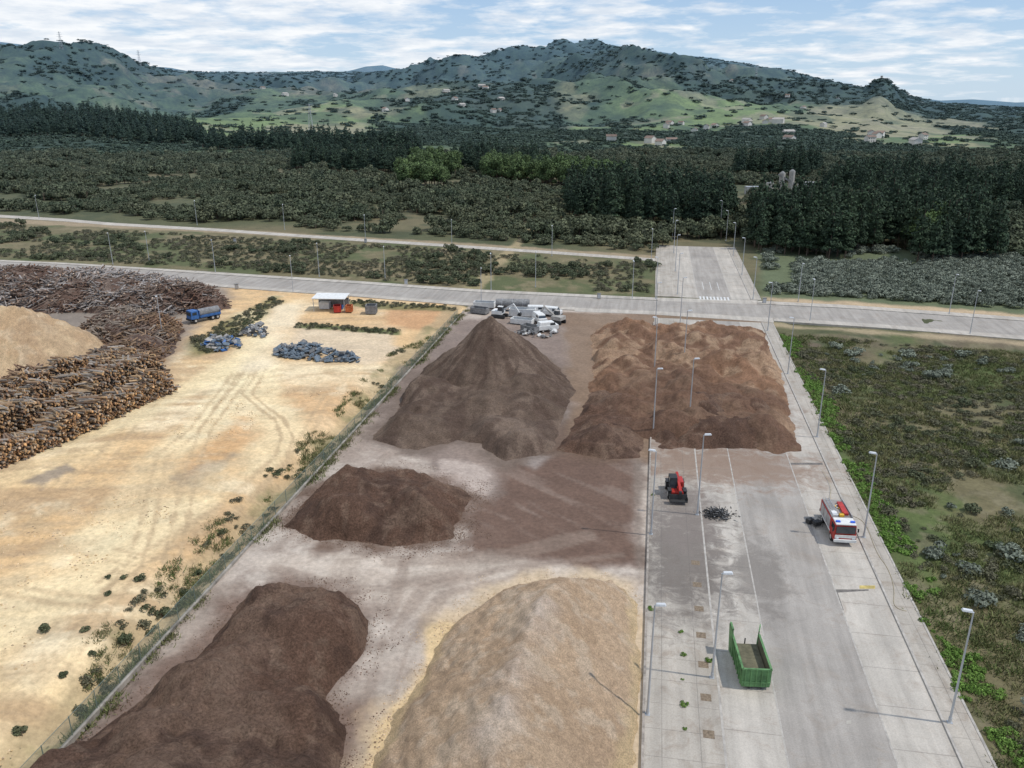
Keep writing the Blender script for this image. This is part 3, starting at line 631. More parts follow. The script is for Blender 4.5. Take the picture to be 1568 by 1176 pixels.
p_=jit(A1,2.4); scatter('plot_heather',p_[fbm(p_[:,0],p_[:,1],15,3,311)>.42],K_heath,.6,1.4)
Cg=[(1165,386),(1300,382),(1568,398),(1760,416),(1760,492),(1568,474),(1300,456),(1185,450)]
p_=jit(Cg,2.1); scatter('grey_shrub_field',p_[fbm(p_[:,0],p_[:,1],20,3,320)>.33],K_grey,.7,1.6)
Fd=[W(25.6,30),W(25.6,T(503)),W(60,T(512)),W(110,T(526)),W(110,30)]
p_=jit(Fd,1.15,True); dn=fbm(p_[:,0],p_[:,1],9,3,330)
scatter('meadow_grass',p_[dn>.38],K_grass,.6,1.5)
p_=jit(Fd,1.8,True,1); dn=fbm(p_[:,0],p_[:,1],16,4,331); scatter('heather_scrub',p_[dn>.44],K_heath,.3,1.3,(.6,1))
p_=jit(Fd,3.6,True,4); dn=fbm(p_[:,0],p_[:,1],25,3,332); scatter('grey_shrubs',p_[(dn>.48)&(RNG.uniform(size=len(p_))<.45)],K_grey,.25,1.3,(.7,1))
p_=jit(Fd,7.0,True,8); scatter('field_bushes',p_[RNG.uniform(size=len(p_))<.25],K_scrub,.2,.6,(.6,.9))
St=[W(25.3,40),W(25.3,T(505)),W(28.4,T(506)),W(28.6,40)]
p_=jit(St,.8,True); dn=fbm(p_[:,0],p_[:,1],6,3,333); sd=p_@N-25.3-S0
scatter('bracken_verge',p_[dn>.34+sd*.07],K_fern,.3,.9)
Bk=[W(-53,58),W(-53,150),W(-46.6,165),W(-46.6,45)]
p_=jit(Bk,1.6,True); dn=fbm(p_[:,0],p_[:,1],6,3,340); scatter('fence_bank_shrubs',p_[dn>.64],K_heath,.4,1.0)
p_=jit(Bk,1.0,True); dn=fbm(p_[:,0],p_[:,1],5,3,341); scatter('fence_bank_grass',p_[dn>.54],K_grass,.5,1.2)
p_=jit([W(-46.6,45),W(-46.6,190),W(-45.2,190),W(-45.2,45)],.9,True); scatter('fence_line_weeds',p_[fbm(p_[:,0],p_[:,1],7,3,344)>.45],K_grass,.7,1.4)
p_=jit([(-100,700),(100,700),(400,580),(590,600),(136,1090),(-200,1450)],2.8); p_=p_[fbm(p_[:,0],p_[:,1],12,3,350)>.52]; scatter('sand_clods',p_,K_stone,.4,1.0,sink=0)
bp=[(75,960),(130,965),(165,885),(190,885),(215,885),(285,890),(245,920),(190,965),(225,945),(165,910),(140,995),(30,1110),(185,1010),(100,1030),(270,900),(300,860)]
scatter('bank_bushes',[G(*q) for q in bp],K_scrub,.14,.34,(.7,1))
for q in ([(452,494),(610,506),(612,513),(452,502)],[(480,456),(690,470),(700,476),(560,470)],[(292,520),(420,455),(432,462),(330,540),(300,540)]):
    p_=jit(q,1.4); scatter('weeds',p_,K_heath,.4,1.1)
wp=[(996,935),(1043,970),(1045,1005),(1085,1013),(1045,1043),(1047,1080),(1048,1118),(1110,670),(1000,760)]
scatter('pavement_weeds',[G(*q) for q in wp],K_fern,.15,.5,z=np.full(len(wp),.16))
# ================================================================== OBJECT BUILDER
class Bd:
    def __init__(s,name): s.name=name; s.V=[];s.F=[];s.M=[];s.mats=[]
    def mi(s,m):
        if m not in s.mats: s.mats.append(m)
        return s.mats.index(m)
    def raw(s,V,F_,m):
        b=len(s.V); s.V+= [tuple(v) for v in V]; s.F+= [tuple(i+b for i in f) for f in F_]; s.M+=[s.mi(m)]*len(F_)
    def box(s,c,sz,m,rot=(0,0,0),tp=(1,1),bev=0):
        bm=bmesh.new(); bmesh.ops.create_cube(bm,size=1)
        for v in bm.verts:
            k=tp if v.co.z>0 else (1,1); v.co=Vector((v.co.x*sz[0]*k[0],v.co.y*sz[1]*k[1],v.co.z*sz[2]))
        if bev: bmesh.ops.bevel(bm,geom=bm.edges[:],offset=bev,segments=2,affect='EDGES',profile=.6)
        bm.transform(Matrix.Translation(c)@Euler(rot).to_matrix().to_4x4()); bm.verts.index_update()
        s.raw([v.co[:] for v in bm.verts],[[v.index for v in f.verts] for f in bm.faces],m); bm.free()
    def cyl(s,a,b_,r0,r1,m,n=10):
        a=Vector(a);b_=Vector(b_); d=(b_-a).normalized(); o=d.orthogonal().normalized(); o2=d.cross(o); V=[]
        for c,r in ((a,r0),(b_,r1)):
            for i in range(n):
                t=2*math.pi*i/n; V.append(c+(o*math.cos(t)+o2*math.sin(t))*r)
        s.raw(V,[(i,(i+1)%n,n+(i+1)%n,n+i) for i in range(n)]+[tuple(range(n))[::-1],tuple(range(n,2*n))],m)
    def wheel(s,c,r,w):
        x,y,z=c; s.cyl((x-w/2,y,z),(x+w/2,y,z),r,r,TYRE,18); s.cyl((x-w/2-.02,y,z),(x+w/2+.02,y,z),r*.55,r*.5,RIM,12)
    def done(s,loc=(0,0,0),rz=0):
        me=D.meshes.new(s.name); me.from_pydata(s.V,[],s.F)
        for m in s.mats: me.materials.append(m)
        me.polygons.foreach_set('material_index',s.M); me.update()
        o=D.objects.new(s.name,me); o.location=loc; o.rotation_euler=(0,0,rz); SC.collection.objects.link(o); return o
TYRE=mat_simple('tyre_rubber',(.03,.03,.03),.9); RIM=mat_simple('wheel_rim',(.45,.43,.4),.5)
RED=mat_simple('red_paint',(.42,.035,.025),.45,var=.35,spec=.4); WHT=mat_simple('white_paint',(.70,.70,.68),.5,var=.2)
GLS=mat_simple('dark_glass',(.03,.04,.05),.12,var=.1,spec=.8); BLK=mat_simple('black_steel',(.04,.04,.04),.6)
ALU=mat_simple('roller_shutter_aluminium',(.45,.45,.45),.45,.4,var=.3); YEL=mat_simple('yellow_gear',(.75,.45,.05),.6); BLU=mat_simple('blue_paint',(.05,.14,.36),.5,var=.4)
BLB=mat_simple('beacon_blue',(.05,.15,.7),.2); GRN=mat_simple('green_container_paint',(.13,.27,.11),.65,var=.5,scale=1.2); RUST=mat_simple('rusty_inside',(.15,.14,.09),.9,var=.5)
GALV=mat_simple('galvanised_steel',(.46,.48,.50),.45,.3,var=.12); LHD=mat_simple('lamp_housing',(.62,.64,.66),.4)
ORG=mat_simple('orange_paint',(.5,.14,.05),.6,var=.4); GRY=mat_simple('grey_debris',(.23,.23,.23),.8,var=.5); TARP=mat_simple('blue_grey_tarp',(.15,.19,.23),.7,var=.5); LGR=mat_simple('pale_rubble',(.40,.38,.35),.8,var=.4)
RZ=-AZ
f=Bd('fire_engine')
f.box((0,.1,.75),(2.1,7.0,.3),BLK)
for yy in (-2.45,1.7):
    for sx in (-1,1): f.wheel((sx*1.05,yy,.5),.5,.36)
f.box((0,-2.75,1.0),(2.46,1.9,.75),RED,bev=.06); f.box((0,-2.7,1.95),(2.44,1.75,1.2),RED,tp=(.93,.9),bev=.07)
f.box((0,-2.72,2.6),(2.2,1.6,.14),WHT,bev=.05)
f.box((0,-3.62,1.98),(2.1,.06,.82),GLS,rot=(-.07,0,0)); f.box((0,-3.72,1.22),(2.3,.06,.34),WHT); f.box((0,-3.76,.72),(2.46,.24,.34),WHT,bev=.04)
for sx in (-1,1):
    f.box((sx*1.19,-2.75,2.0),(.05,1.1,.62),GLS); f.box((sx*.9,-3.78,1.0),(.34,.06,.2),LHD); f.box((sx*1.38,-3.5,1.95),(.14,.1,.42),BLK); f.box((sx*1.3,-3.5,2.15),(.2,.05,.05),BLK)
    f.box((sx*.8,-3.0,2.75),(.5,.28,.2),BLB,bev=.04)
    for k in range(3): f.box((sx*1.235,-.95+k*1.35,1.75),(.04,1.2,1.25),ALU)
    f.box((sx*1.24,.4,.98),(.03,4.6,.18),WHT); f.box((sx*1.12,.4,2.68),(.06,4.5,.2),ALU)
f.box((0,.45,1.65),(2.42,4.8,1.75),RED,bev=.05); f.box((0,-1.88,1.6),(2.2,.12,1.4),BLK)
f.box((0,.45,2.545),(2.2,4.6,.04),mat_simple('roof_deck',(.30,.28,.26),.7))
f.box((.55,.3,2.72),(.6,3.0,.28),RED,bev=.04); f.box((-.7,-.9,2.70),(.6,1.2,.25),WHT,bev=.03); f.box((0,-1.4,2.72),(.5,.5,.3),YEL,bev=.04)
for sx in (-.85,-.45): f.box((sx,1.0,2.86),(.06,3.2,.08),ALU)
for k in range(10): f.box((-.65,-.45+k*.32,2.86),(.4,.04,.05),ALU)
f.box((0,2.9,1.5),(2.1,.06,1.3),ALU); f.cyl((.2,-1.0,2.6),(.2,-1.0,3.0),.12,.1,RED)
for k in range(9): a=k*.7; f.cyl((.1+math.cos(a)*.3,.2+k*.16,2.62),(.1+math.cos(a+1)*.3,.35+k*.16,2.66),.06,.06,YEL if k%2 else WHT,6)
x0,y0=G(1279,812); f.done((x0,y0,.04),RZ+.06)
f=Bd('dark_box_frame'); f.box((0,0,.45),(.9,.7,.5),BLK,bev=.05); f.cyl((-.5,0,.45),(.6,0,.45),.22,.2,BLK)  # black boxes, cylinder and frame left of the fire engine
for a in (-.5,.5):
    for b_ in (-.4,.4): f.cyl((a,b_,0),(a,b_,.95),.03,.03,BLK,6)
    f.cyl((a,-.4,.95),(a,.4,.95),.03,.03,BLK,6)
f.box((-.2,.9,.3),(.8,.6,.6),BLK,bev=.05); x0,y0=G(1250,806); f.done((x0,y0,.04),.4)
def hose(pts,r,mat,z=.18):
    cu=D.curves.new('fire_hose','CURVE'); cu.dimensions='3D'; cu.bevel_depth=r; sp=cu.splines.new('NURBS'); sp.points.add(len(pts)-1)
    for i,q in enumerate(pts): g=G(*q); sp.points[i].co=(g[0],g[1],z,1)
    sp.use_endpoint_u=True; sp.order_u=3; cu.materials.append(mat); o=D.objects.new('fire_hose',cu); SC.collection.objects.link(o)
HY=mat_simple('yellow_hose',(.38,.32,.20),.8)
hose([(1259,722),(1275,745),(1268,768),(1300,790),(1325,800),(1342,850),(1360,872),(1370,905),(1366,935),(1388,938)],.025,HY)
f=Bd('telescopic_loader')
f.box((0,0,.85),(1.5,3.8,.5),RED,bev=.08)
for yy in (-1.3,1.3):
    for sx in (-1,1): f.wheel((sx*.95,yy,.58),.58,.42); f.box((sx*.95,yy,1.22),(.46,1.1,.08),BLK)
f.box((-.45,-.1,1.75),(.95,1.5,1.35),GLS,tp=(.9,.8),bev=.05); f.box((-.45,-.1,2.48),(.98,1.35,.12),BLK,bev=.04)
for a in (-.9,0):
    for b_ in (-.8,.6): f.box((a,b_,1.75),(.07,.07,1.45),BLK)
f.box((.55,.7,1.35),(.8,1.8,.75),RED,bev=.1); f.box((.25,-.3,1.75),(.34,4.2,.38),RED,rot=(.16,0,0),bev=.04)
f.box((.25,-2.5,1.1),(.3,.5,.9),BLK); f.box((0,-2.95,.45),(2.2,.75,.12),BLK); f.box((0,-2.6,.8),(2.2,.1,.7),BLK,rot=(-.15,0,0))
for sx in (-1.1,1.1): f.box((sx,-2.85,.65),(.05,.7,.5),BLK)
x0,y0=G(1034,757); f.done((x0,y0,.15),RZ+.1)
f=Bd('green_waste_container')
L=4.8;Wd=2.35;Hh=1.75
f.box((0,0,.33),(Wd,L,.12),GRN)
for sx in (-1,1):
    f.box((sx*Wd/2,0,.33+Hh/2),(.08,L,Hh),GRN); f.box((sx*(Wd/2+.02),0,.33+Hh),(.18,L+.1,.14),GRN); 
    for k in range(8): f.box((sx*(Wd/2+.09),-L/2+.25+k*(L-.5)/7,.33+Hh/2),(.1,.1,Hh-.1),GRN)
    f.box((sx*.5,0,.17),(.16,L,.2),BLK); f.box((sx*(Wd/2-.06),0,.4+Hh/2),(.03,L-.2,Hh-.2),RUST)
f.box((0,-L/2,.33+Hh/2),(Wd,.08,Hh),GRN); f.box((0,-L/2-.02,.33+Hh),(Wd+.1,.16,.14),GRN); f.box((0,-L/2-.07,.8),(Wd,.1,.12),GRN)
for k in range(5): f.box((-Wd/2+.25+k*(Wd-.5)/4,-L/2-.08,.33+Hh/2),(.1,.1,Hh-.1),GRN)
f.box((0,0,.9),(Wd-.3,L-.3,.6),RUST); 
f.box((-Wd/2-.12,L/2-.1,1.5),(.1,1.0,2.9),GRN,rot=(0,-.05,.1)); f.box((-Wd/2-.15,L/2-.1,3.0),(.16,1.1,.12),GRN)
f.box((Wd/2+.05,L/2+.4,1.6),(.1,1.1,2.0),GRN,rot=(0,.05,-.3)); f.cyl((0,L/2+.1,.3),(0,L/2+.1,1.6),.06,.06,BLK)
x0,y0=G(1147,1028); f.done((x0,y0,.04),RZ+.10)
def lampmesh():
    f=Bd('street_lamp'); f.cyl((0,0,0),(0,0,.5),.14,.13,GALV,10); f.cyl((0,0,.5),(0,0,10.5),.105,.06,GALV,8)
    f.box((0,0,.02),(.4,.4,.05),GALV); f.cyl((0,0,10.45),(.3,0,10.6),.045,.04,GALV,8); f.box((.45,0,10.62),(.85,.36,.17),LHD,rot=(0,-.1,0),tp=(.8,.7),bev=.03)
    o=f.done(); me=o.data; D.objects.remove(o); return me
LM=lampmesh()
def lamp(x,y,z,rz,sc=1):
    o=D.objects.new('street_lamp',LM); o.location=(x,y,z); o.rotation_euler=(0,0,rz); o.scale=(sc,sc,sc); SC.collection.objects.link(o)
for k in range(-1,11):
    t=61+30*k
    if abs(t-(T(470)))<9: continue
    lamp(*W(4.5,t),.15,RZ); lamp(*W(23.2,t-2.3),.15,RZ+math.pi)
for k in range(0,6): lamp(*W(-1.0,55.5+29.8*k),.15,RZ+(math.pi if k%2 else 0))
for q in [(173,405),(229,402),(302,345),(436,352),(449,447),(489,424),(560,372),(752,444),(737,470),(692,380),(845,392),(968,458),(997,398),(1453,482),(1485,512),(1222,462),(1240,492),(250,522),(820,440),(590,430),(330,418),(60,335)]:
    g=G(*q); lamp(g[0],g[1],.1,random.choice([-1.4,1.7]),.9)
M_mesh=D.materials.new('chain_link_mesh'); M_mesh.use_nodes=True; nt=M_mesh.node_tree; b=nt.nodes['Principled BSDF']; b.inputs['Base Color'].default_value=(.14,.18,.15,1)
tr=nt.nodes.new('ShaderNodeBsdfTransparent'); mx=nt.nodes.new('ShaderNodeMixShader'); mx.inputs[0].default_value=.36
nt.links.new(tr.outputs[0],mx.inputs[1]); nt.links.new(b.outputs[0],mx.inputs[2]); nt.links.new(mx.outputs[0],nt.nodes['Material Output'].inputs[0])
def fence(name,pts,h,post,mesh=True,step=3):
    f=Bd(name)
    for i in range(len(pts)-1):
        a=np.array(pts[i]);b_=np.array(pts[i+1]); L=np.linalg.norm(b_-a); n=max(1,int(L/step))
        for k in range(n): q=a+(b_-a)*k/n; f.cyl((q[0],q[1],-.2),(q[0],q[1],h+.05),.04,.04,post,6)
        if mesh: f.raw([(a[0],a[1],.05),(b_[0],b_[1],.05),(b_[0],b_[1],h),(a[0],a[1],h)],[(0,1,2,3)],M_mesh)
        f.cyl((a[0],a[1],h),(b_[0],b_[1],h),.025,.025,post,5)
    return f.done()
GP_=mat_simple('fence_post_green',(.16,.20,.17),.6)
fence('chain_link_fence',[W(-46,30),W(-46,70),W(-46,110),W(-46,T(560)),W(-46,T(500))],2.0,GP_)
slab('low_wall',[W(-1.42,25),W(-1.42,T(495))],[W(-1.2,25),W(-1.2,T(495))],-.2,.3,mat_simple('dirty_low_wall',(.34,.30,.26),.8,var=.5))
slab('fence_footing',[W(-46.1,25),W(-46.1,T(490))],[W(-45.8,25),W(-45.8,T(490))],-.3,.22,mat_simple('fence_footing_concrete',(.33,.30,.26),.8,var=.6,scale=.6))
def debris(name,poly,n,hmax,mats,seed,sz=(.4,1.8)):
    rg=np.random.default_rng(seed); Pg=GP(poly); f=Bd(name); k=0
    while k<n:
        q=rg.uniform(Pg.min(0),Pg.max(0)); d=sdist(np.array([q[0]]),np.array([q[1]]),Pg)[0]
        if d<0: continue
        z=min(hmax,d*.8)*rg.uniform(.2,1)+.15
        s=rg.uniform(*sz,3); s[2]*=.35; f.box((q[0],q[1],z+h1(*q)),tuple(s),mats[rg.integers(len(mats))],rot=tuple(rg.uniform(-.6,.6,3)+np.array([0,0,rg.uniform(0,3)]))); k+=1
    return f.done()
debris('scrap_tarpaulin_heap',[(418,546),(425,535),(470,530),(500,538),(553,548),(550,556),(480,554)],220,1.8,[TARP,TARP,GRY,TARP],1,(.3,1.5))
debris('scrap_heap',[(308,532),(320,518),(365,520),(372,535),(330,540)],80,1.4,[TARP,GRY,BLU,LGR],2,(.4,1.4))
debris('scrap_heap',[(365,515),(380,500),(412,502),(405,518)],60,1.6,[TARP,GRY,LGR,BLK],3,(.4,1.4))
debris('rubble_heap',[(780,515),(800,505),(850,503),(855,512),(830,520),(800,520)],35,.6,[GRY,LGR,WHT,GRY],4,(.4,1.3))
f=Bd('dark_scrap_heap'); rg=np.random.default_rng(12)
for k in range(380):
    a=rg.normal(0,.75,2)*np.array([1.2,.8]); q=rg.normal(0,.3,2); hh=max(.02,.75-np.hypot(*a)*.42); z=rg.uniform(0,hh); f.cyl((a[0],a[1],z),(a[0]+q[0],a[1]+q[1],z+rg.normal(0,.12)),.05,.04,BLK if k%4 else GRY,5)
x0,y0=G(1097,789); f.done((x0,y0,.1))
f=Bd('tank_trailer'); f.cyl((-4,0,1.9),(4,0,1.9),1.0,1.0,GRY,20); f.box((0,0,.85),(8.2,1.2,.25),BLK)
for xx in (-3,-2,2.6):
    for yy in (-.9,.9): f.cyl((xx,yy-.15,.5),(xx,yy+.15,.5),.5,.5,TYRE,14)
for xx in (-2.5,0,2.5): f.cyl((xx-.05,0,1.9),(xx+.05,0,1.9),1.04,1.04,ALU,20)
x0,y0=G(785,476); f.done((x0,y0,.0),-.1)
def van(name,c,rz,col,L=5.2):
    f=Bd(name); f.box((0,0,1.0),(1.95,L,1.0),col,bev=.1); f.box((0,.35,1.8),(1.85,L-1.1,.85),col,tp=(.9,.92),bev=.1)
    f.box((0,-L/2+.75,1.72),(1.6,.06,.6),GLS,rot=(-.5,0,0)); 
    for sx in (-1,1):
        f.box((sx*.93,-.9,1.75),(.04,1.1,.5),GLS); 
        for yy in (-L/2+.95,L/2-1.0): f.wheel((sx*.85,yy,.36),.36,.24)
        f.box((sx*.7,-L/2-.01,1.0),(.35,.05,.2),LHD)
    f.box((0,-L/2-.03,.6),(1.9,.1,.25),BLK); x0,y0=G(*c); return f.done((x0,y0,0),rz)
van('white_van',(826,494),.3,WHT); van('white_van',(845,484),1.2,WHT,4.6); van('white_van',(822,482),1.5,WHT,5); van('white_van',(838,507),1.9,WHT,4.6)
def skip(name,c,rz,col,L=4,Wd=2,Hh=1.5):
    f=Bd(name); f.box((0,0,.15),(Wd,L,.1),BLK)
    for sx in (-1,1): f.box((sx*Wd/2,0,.2+Hh/2),(.08,L,Hh),col); f.box((sx*Wd/2,0,.2+Hh),(.16,L,.1),col)
    for sy in (-1,1): f.box((0,sy*L/2,.2+Hh/2),(Wd,.08,Hh),col); f.box((0,sy*L/2,.2+Hh),(Wd,.16,.1),col)
    for k in range(4): 
        for sx in (-1,1): f.box((sx*(Wd/2+.06),-L/2+.4+k*(L-.8)/3,.2+Hh/2),(.08,.1,Hh),col)
    x0,y0=G(*c); return f.done((x0,y0,.05),rz)
skip('red_skip',(517,478),.2,RED,2.4,1.6,1.4); skip('red_skip',(535,478),.0,ORG,2.0,1.4,1.4); skip('dark_skip',(569,480),0,GRY,2.6,2.4,1.8)
skip('white_skip',(742,471),1.4,WHT,5,2.2,1.2); skip('white_skip',(800,496),1.2,WHT,5,2.2,1.0); skip('grey_skip',(812,508),.8,GRY,4,2,1.2); skip('white_skip',(800,484),1.45,WHT,6,2.4,1.6); skip('grey_skip',(735,480),1.1,GRY,4,2,1.2)
def excav(c,rz,col):
    f=Bd('excavator')
    for sx in (-1,1): f.box((sx*1.0,0,.45),(.5,3.4,.8),BLK,bev=.2)
    f.box((0,.3,1.35),(2.3,2.6,.9),col,bev=.1); f.box((-.65,-.5,2.1),(.9,1.3,1.3),GLS,tp=(.9,.85),bev=.05); f.box((-.65,-.5,2.8),(.95,1.2,.1),col)
    f.box((.2,-2.1,2.6),(.35,3.2,.4),col,rot=(-.55,0,0)); f.box((.2,-4.1,2.4),(.28,2.2,.32),col,rot=(.95,0,0)); f.box((.2,-4.9,1.2),(1.0,.8,.7),BLK,tp=(1,.6),rot=(.3,0,0))
    x0,y0=G(*c); f.done((x0,y0,0),rz)
excav((765,486),1.2,WHT); excav((853,495),-2.2,LGR)
f=Bd('canopy_shelter'); f.box((0,0,3.3),(8,5,.18),WHT,rot=(.05,0,0),bev=.03)
for a in (-3.7,3.7):
    for b_ in (-2.2,2.2): f.cyl((a,b_,0),(a,b_,3.25),.08,.08,GALV,8)
f.box((0,0,3.08),(7.6,.12,.2),GALV); f.box((0,2.2,1.3),(7.4,.1,2.4),GRY); f.box((-1.8,.8,.9),(2.4,1.6,1.6),WHT,bev=.05); f.box((1.8,.6,.5),(1.6,1.2,.9),BLU,bev=.05)
x0,y0=G(508,474); f.done((x0,y0,0),-.06)
f=Bd('blue_tipper_truck'); f.box((0,0,.8),(1.1,7.2,.3),BLK)
for yy in (-2.7,1.4,2.6):
    for sx in (-1,1): f.wheel((sx*1.02,yy,.52),.52,.34)
f.box((0,-2.8,1.85),(2.45,1.9,1.9),BLU,tp=(.94,.86),bev=.1); f.box((0,-3.7,2.1),(2.1,.06,.75),GLS,rot=(-.08,0,0)); f.box((0,-3.8,.75),(2.4,.2,.4),BLK)
f.cyl((0,-1.5,1.9),(0,3.4,1.9),.95,.95,GRY,16); f.box((0,1,1.1),(2.3,4.9,.2),BLU)
for sx in (-1,1): f.box((sx*1.2,-2.85,2.15),(.05,1.0,.6),GLS); f.box((sx*1.1,1,1.35),(.1,4.6,.4),BLU)
f.box((0,-1.6,1.9),(2.2,.12,1.5),BLU); f.box((0,3.4,1.6),(2.2,.12,1.1),BLU)
x0,y0=G(314,490); f.done((x0,y0,0),-.75)
for q in [(363,443),(622,436),(917,458),(1170,465),(560,372),(360,372)]:
    f=Bd('utility_cabinet'); f.box((0,0,.65),(.9,.5,1.3),M_kerb,bev=.03); f.box((0,0,1.34),(1.0,.6,.1),GRY); f.box((0,-.26,.7),(.7,.02,1.0),GALV); x0,y0=G(*q); f.done((x0,y0,.1),0)
M_roof=mat_simple('weathered_roof_tile',(.22,.16,.13),.8,var=.5,scale=.05); M_wall=mat_simple('white_render',(.62,.60,.56),.8,var=.25,scale=.05)
def house(f,x,y,L,Wd,h,rz):
    z=h1(x,y)-.5; c,s=math.cos(rz),math.sin(rz)
    def tr(px,py,pz): return (x+px*c-py*s,y+px*s+py*c,z+pz)
    a,b_=L/2,Wd/2
    f.raw([tr(-a,-b_,0),tr(a,-b_,0),tr(a,b_,0),tr(-a,b_,0),tr(-a,-b_,h),tr(a,-b_,h),tr(a,b_,h),tr(-a,b_,h),tr(-a,0,h+Wd*.28),tr(a,0,h+Wd*.28)],
      [(0,1,5,4),(1,2,6,9,5),(2,3,7,6),(3,0,4,8,7)],M_wall)
    e=.5; k=.28
    f.raw([tr(-a-e,-b_-e,h-e*k+.05),tr(a+e,-b_-e,h-e*k+.05),tr(a+e,0,h+Wd*k+.05),tr(-a-e,0,h+Wd*k+.05),tr(a+e,b_+e,h-e*k+.05),tr(-a-e,b_+e,h-e*k+.05)],[(0,1,2,3),(3,2,4,5)],M_roof if L<13 else LGR)
    for i in range(int(L/3)):
        for lv in range(int(h//3)):
            px=-a+1.5+i*3; f.raw([tr(px-.5,-b_-.03,1+lv*2.8),tr(px+.5,-b_-.03,1+lv*2.8),tr(px+.5,-b_-.03,2.3+lv*2.8),tr(px-.5,-b_-.03,2.3+lv*2.8)],[(0,1,2,3)],GLS)
def pix_r(u,r):
    az=math.atan((u-784)*.93/F); return (r*math.sin(az),r*math.cos(az))
vil=[(1060,1250,8,55),(1200,1300,9,60),(1385,1100,8,55),(1000,950,4,30),(670,1700,6,90),(50,1650,14,110),(780,1600,4,80),(1250,1800,4,120),(400,2000,3,100),(1130,2100,3,100)]
rg=np.random.default_rng(77)
for u,r,n,sp in vil:
    f=Bd('village_houses'); cx,cy=pix_r(u,r)
    for k in range(n): house(f,cx+rg.normal(0,sp*.9),cy+rg.normal(0,sp*.8),rg.uniform(7,15),rg.uniform(6,9),rg.choice([4,5,6]),rg.uniform(0,3.1))
    f.done()
f=Bd('concrete_plant')
x0,y0=G(1195,298)
for k,(dx,hh,rr) in enumerate([(0,11,1.5),(5,12,1.5),(-6,6,2.0)]): 
    f.cyl((dx,0,3),(dx,0,hh),rr,rr,LGR,16); f.cyl((dx,0,1),(dx,0,3),.4,rr,LGR,16); f.cyl((dx,0,hh),(dx,0,hh+1),rr,.3,GRY,16)
    for a in (-1,1): 
        for b_ in (-1,1): f.cyl((dx+a,b_,0),(dx+a,b_,3.2),.12,.12,GALV,6)
f.box((14,0,3),(9,8,6),WHT); f.box((14,0,6.2),(9.6,8.6,.4),GRY); f.box((14,-4.05,2),(3,.1,3.4),GRY); f.box((-14,2,2),(8,5,4),ALU); f.box((2,-1,8),(10,.8,.8),GRY,rot=(0,.5,0)); f.done((x0,y0,h1(x0,y0)))
def pylon(u,r,h=38):
    x,y=pix_r(u,r); z=h1(x,y); f=Bd('power_pylon'); b=3.2
    for sx in (-1,1):
        for sy in (-1,1): f.cyl((sx*b,sy*b,-2),(sx*.5,sy*.5,h),.28,.15,GALV,5)
    n=7
    for k in range(n):
        a0=k/n;a1=(k+1)/n;w0=b+(.5-b)*a0;w1=b+(.5-b)*a1
        for sx,sy,tx,ty in ((-1,-1,1,-1),(1,-1,1,1),(1,1,-1,1),(-1,1,-1,-1)):
            f.cyl((sx*w0,sy*w0,a0*h),(tx*w1,ty*w1,a1*h),.12,.12,GALV,4)
    for zz,w in ((h*.72,7),(h*.84,6),(h*.96,5)): f.box((0,0,zz),(2*w,.5,.4),GALV)
    f.done((x,y,z))
for u,r in ((97,2350),(213,2600),(690,3300),(848,3500),(862,3550),(1010,3200),(905,3300),(530,2500),(468,1300),(1160,2700)): pylon(u,r,38)
f=Bd('hilltop_tower'); f.cyl((0,0,-2),(0,0,12),4,3.6,M_kerb,12); f.cyl((0,0,12),(0,0,15),4.2,4.2,M_kerb,12); f.box((9,0,3),(12,8,8),M_kerb); x0,y0=pix_r(1354,3290); f.done((x0,y0,h1(x0,y0)))
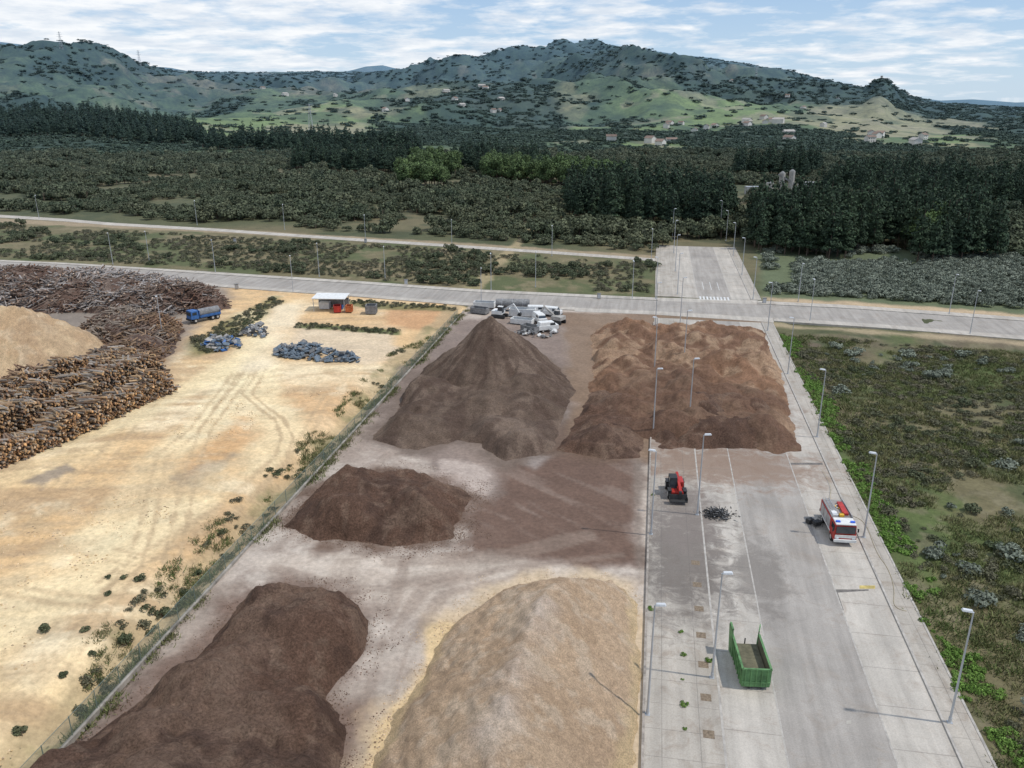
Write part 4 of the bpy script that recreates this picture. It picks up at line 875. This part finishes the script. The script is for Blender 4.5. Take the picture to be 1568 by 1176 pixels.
# ================================================================== LIGHT, SKY, CAMERA
SUN_EL=math.radians(56); SUN_AZ=math.radians(102)   # azimuth clockwise from +Y (view direction)
w=D.worlds.new('World'); SC.world=w; w.use_nodes=True; nt=w.node_tree
bg=nt.nodes['Background']; sk=nt.nodes.new('ShaderNodeTexSky'); sk.sky_type='NISHITA'; sk.sun_disc=False; sk.sun_elevation=SUN_EL; sk.sun_rotation=SUN_AZ
sk.air_density=1.0; sk.dust_density=.6; sk.altitude=500
tc=nt.nodes.new('ShaderNodeTexCoord'); sx=nt.nodes.new('ShaderNodeSeparateXYZ'); nt.links.new(tc.outputs['Generated'],sx.inputs[0])
zm=math_(nt,'MAXIMUM',sx.outputs[2],0.0)
zc=math_(nt,'ADD',zm,.12)
cb=nt.nodes.new('ShaderNodeCombineXYZ'); nt.links.new(math_(nt,'DIVIDE',sx.outputs[0],zc),cb.inputs[0]); nt.links.new(math_(nt,'DIVIDE',sx.outputs[1],zc),cb.inputs[1])
cn=noise(nt,cb.outputs[0],2.2,12,.6,.1); cn2=noise(nt,cb.outputs[0],.6,3,.5)
bias=math_(nt,'MULTIPLY',sx.outputs[0],-.09)
cfa=ramp(nt,math_(nt,'ADD',bias,math_(nt,'ADD',math_(nt,'MULTIPLY',cn,.6),math_(nt,'MULTIPLY',cn2,.4))),(.45,.55,0,1))
cc=mixc(nt,ramp(nt,noise(nt,cb.outputs[0],3.4,7,.6),(.38,.62,0,1)),(7.6,8.3,9.2),(10.4,10.5,10.6))
blue=mixc(nt,ramp(nt,zm,(0.0,.22,0,1)),(6.0,7.9,9.9),(2.4,4.5,8.2))
base=mixc(nt,.75,sk.outputs[0],blue)
col=mixc(nt,math_(nt,'MULTIPLY',cfa,.9),base,cc); nt.links.new(col,bg.inputs['Color']); bg.inputs['Strength'].default_value=.097
ld=D.lights.new('sun','SUN'); ld.energy=3.0; ld.angle=math.radians(1.2); ld.color=(1,.95,.88); lo=D.objects.new('sun',ld); SC.collection.objects.link(lo)
dv=Vector((math.sin(SUN_AZ)*math.cos(SUN_EL),math.cos(SUN_AZ)*math.cos(SUN_EL),math.sin(SUN_EL))); lo.rotation_euler=dv.to_track_quat('Z','Y').to_euler(); lo.location=(0,0,100)
cd=D.cameras.new('camera'); cd.sensor_width=36; cd.lens=36*F/1568; cd.clip_start=.5; cd.clip_end=40000
co=D.objects.new('camera',cd); co.location=(0,0,CH); co.rotation_euler=(math.pi/2-P,0,0); SC.collection.objects.link(co); SC.camera=co
SC.view_settings.view_transform='Standard'; SC.view_settings.look='None'; SC.view_settings.exposure=0
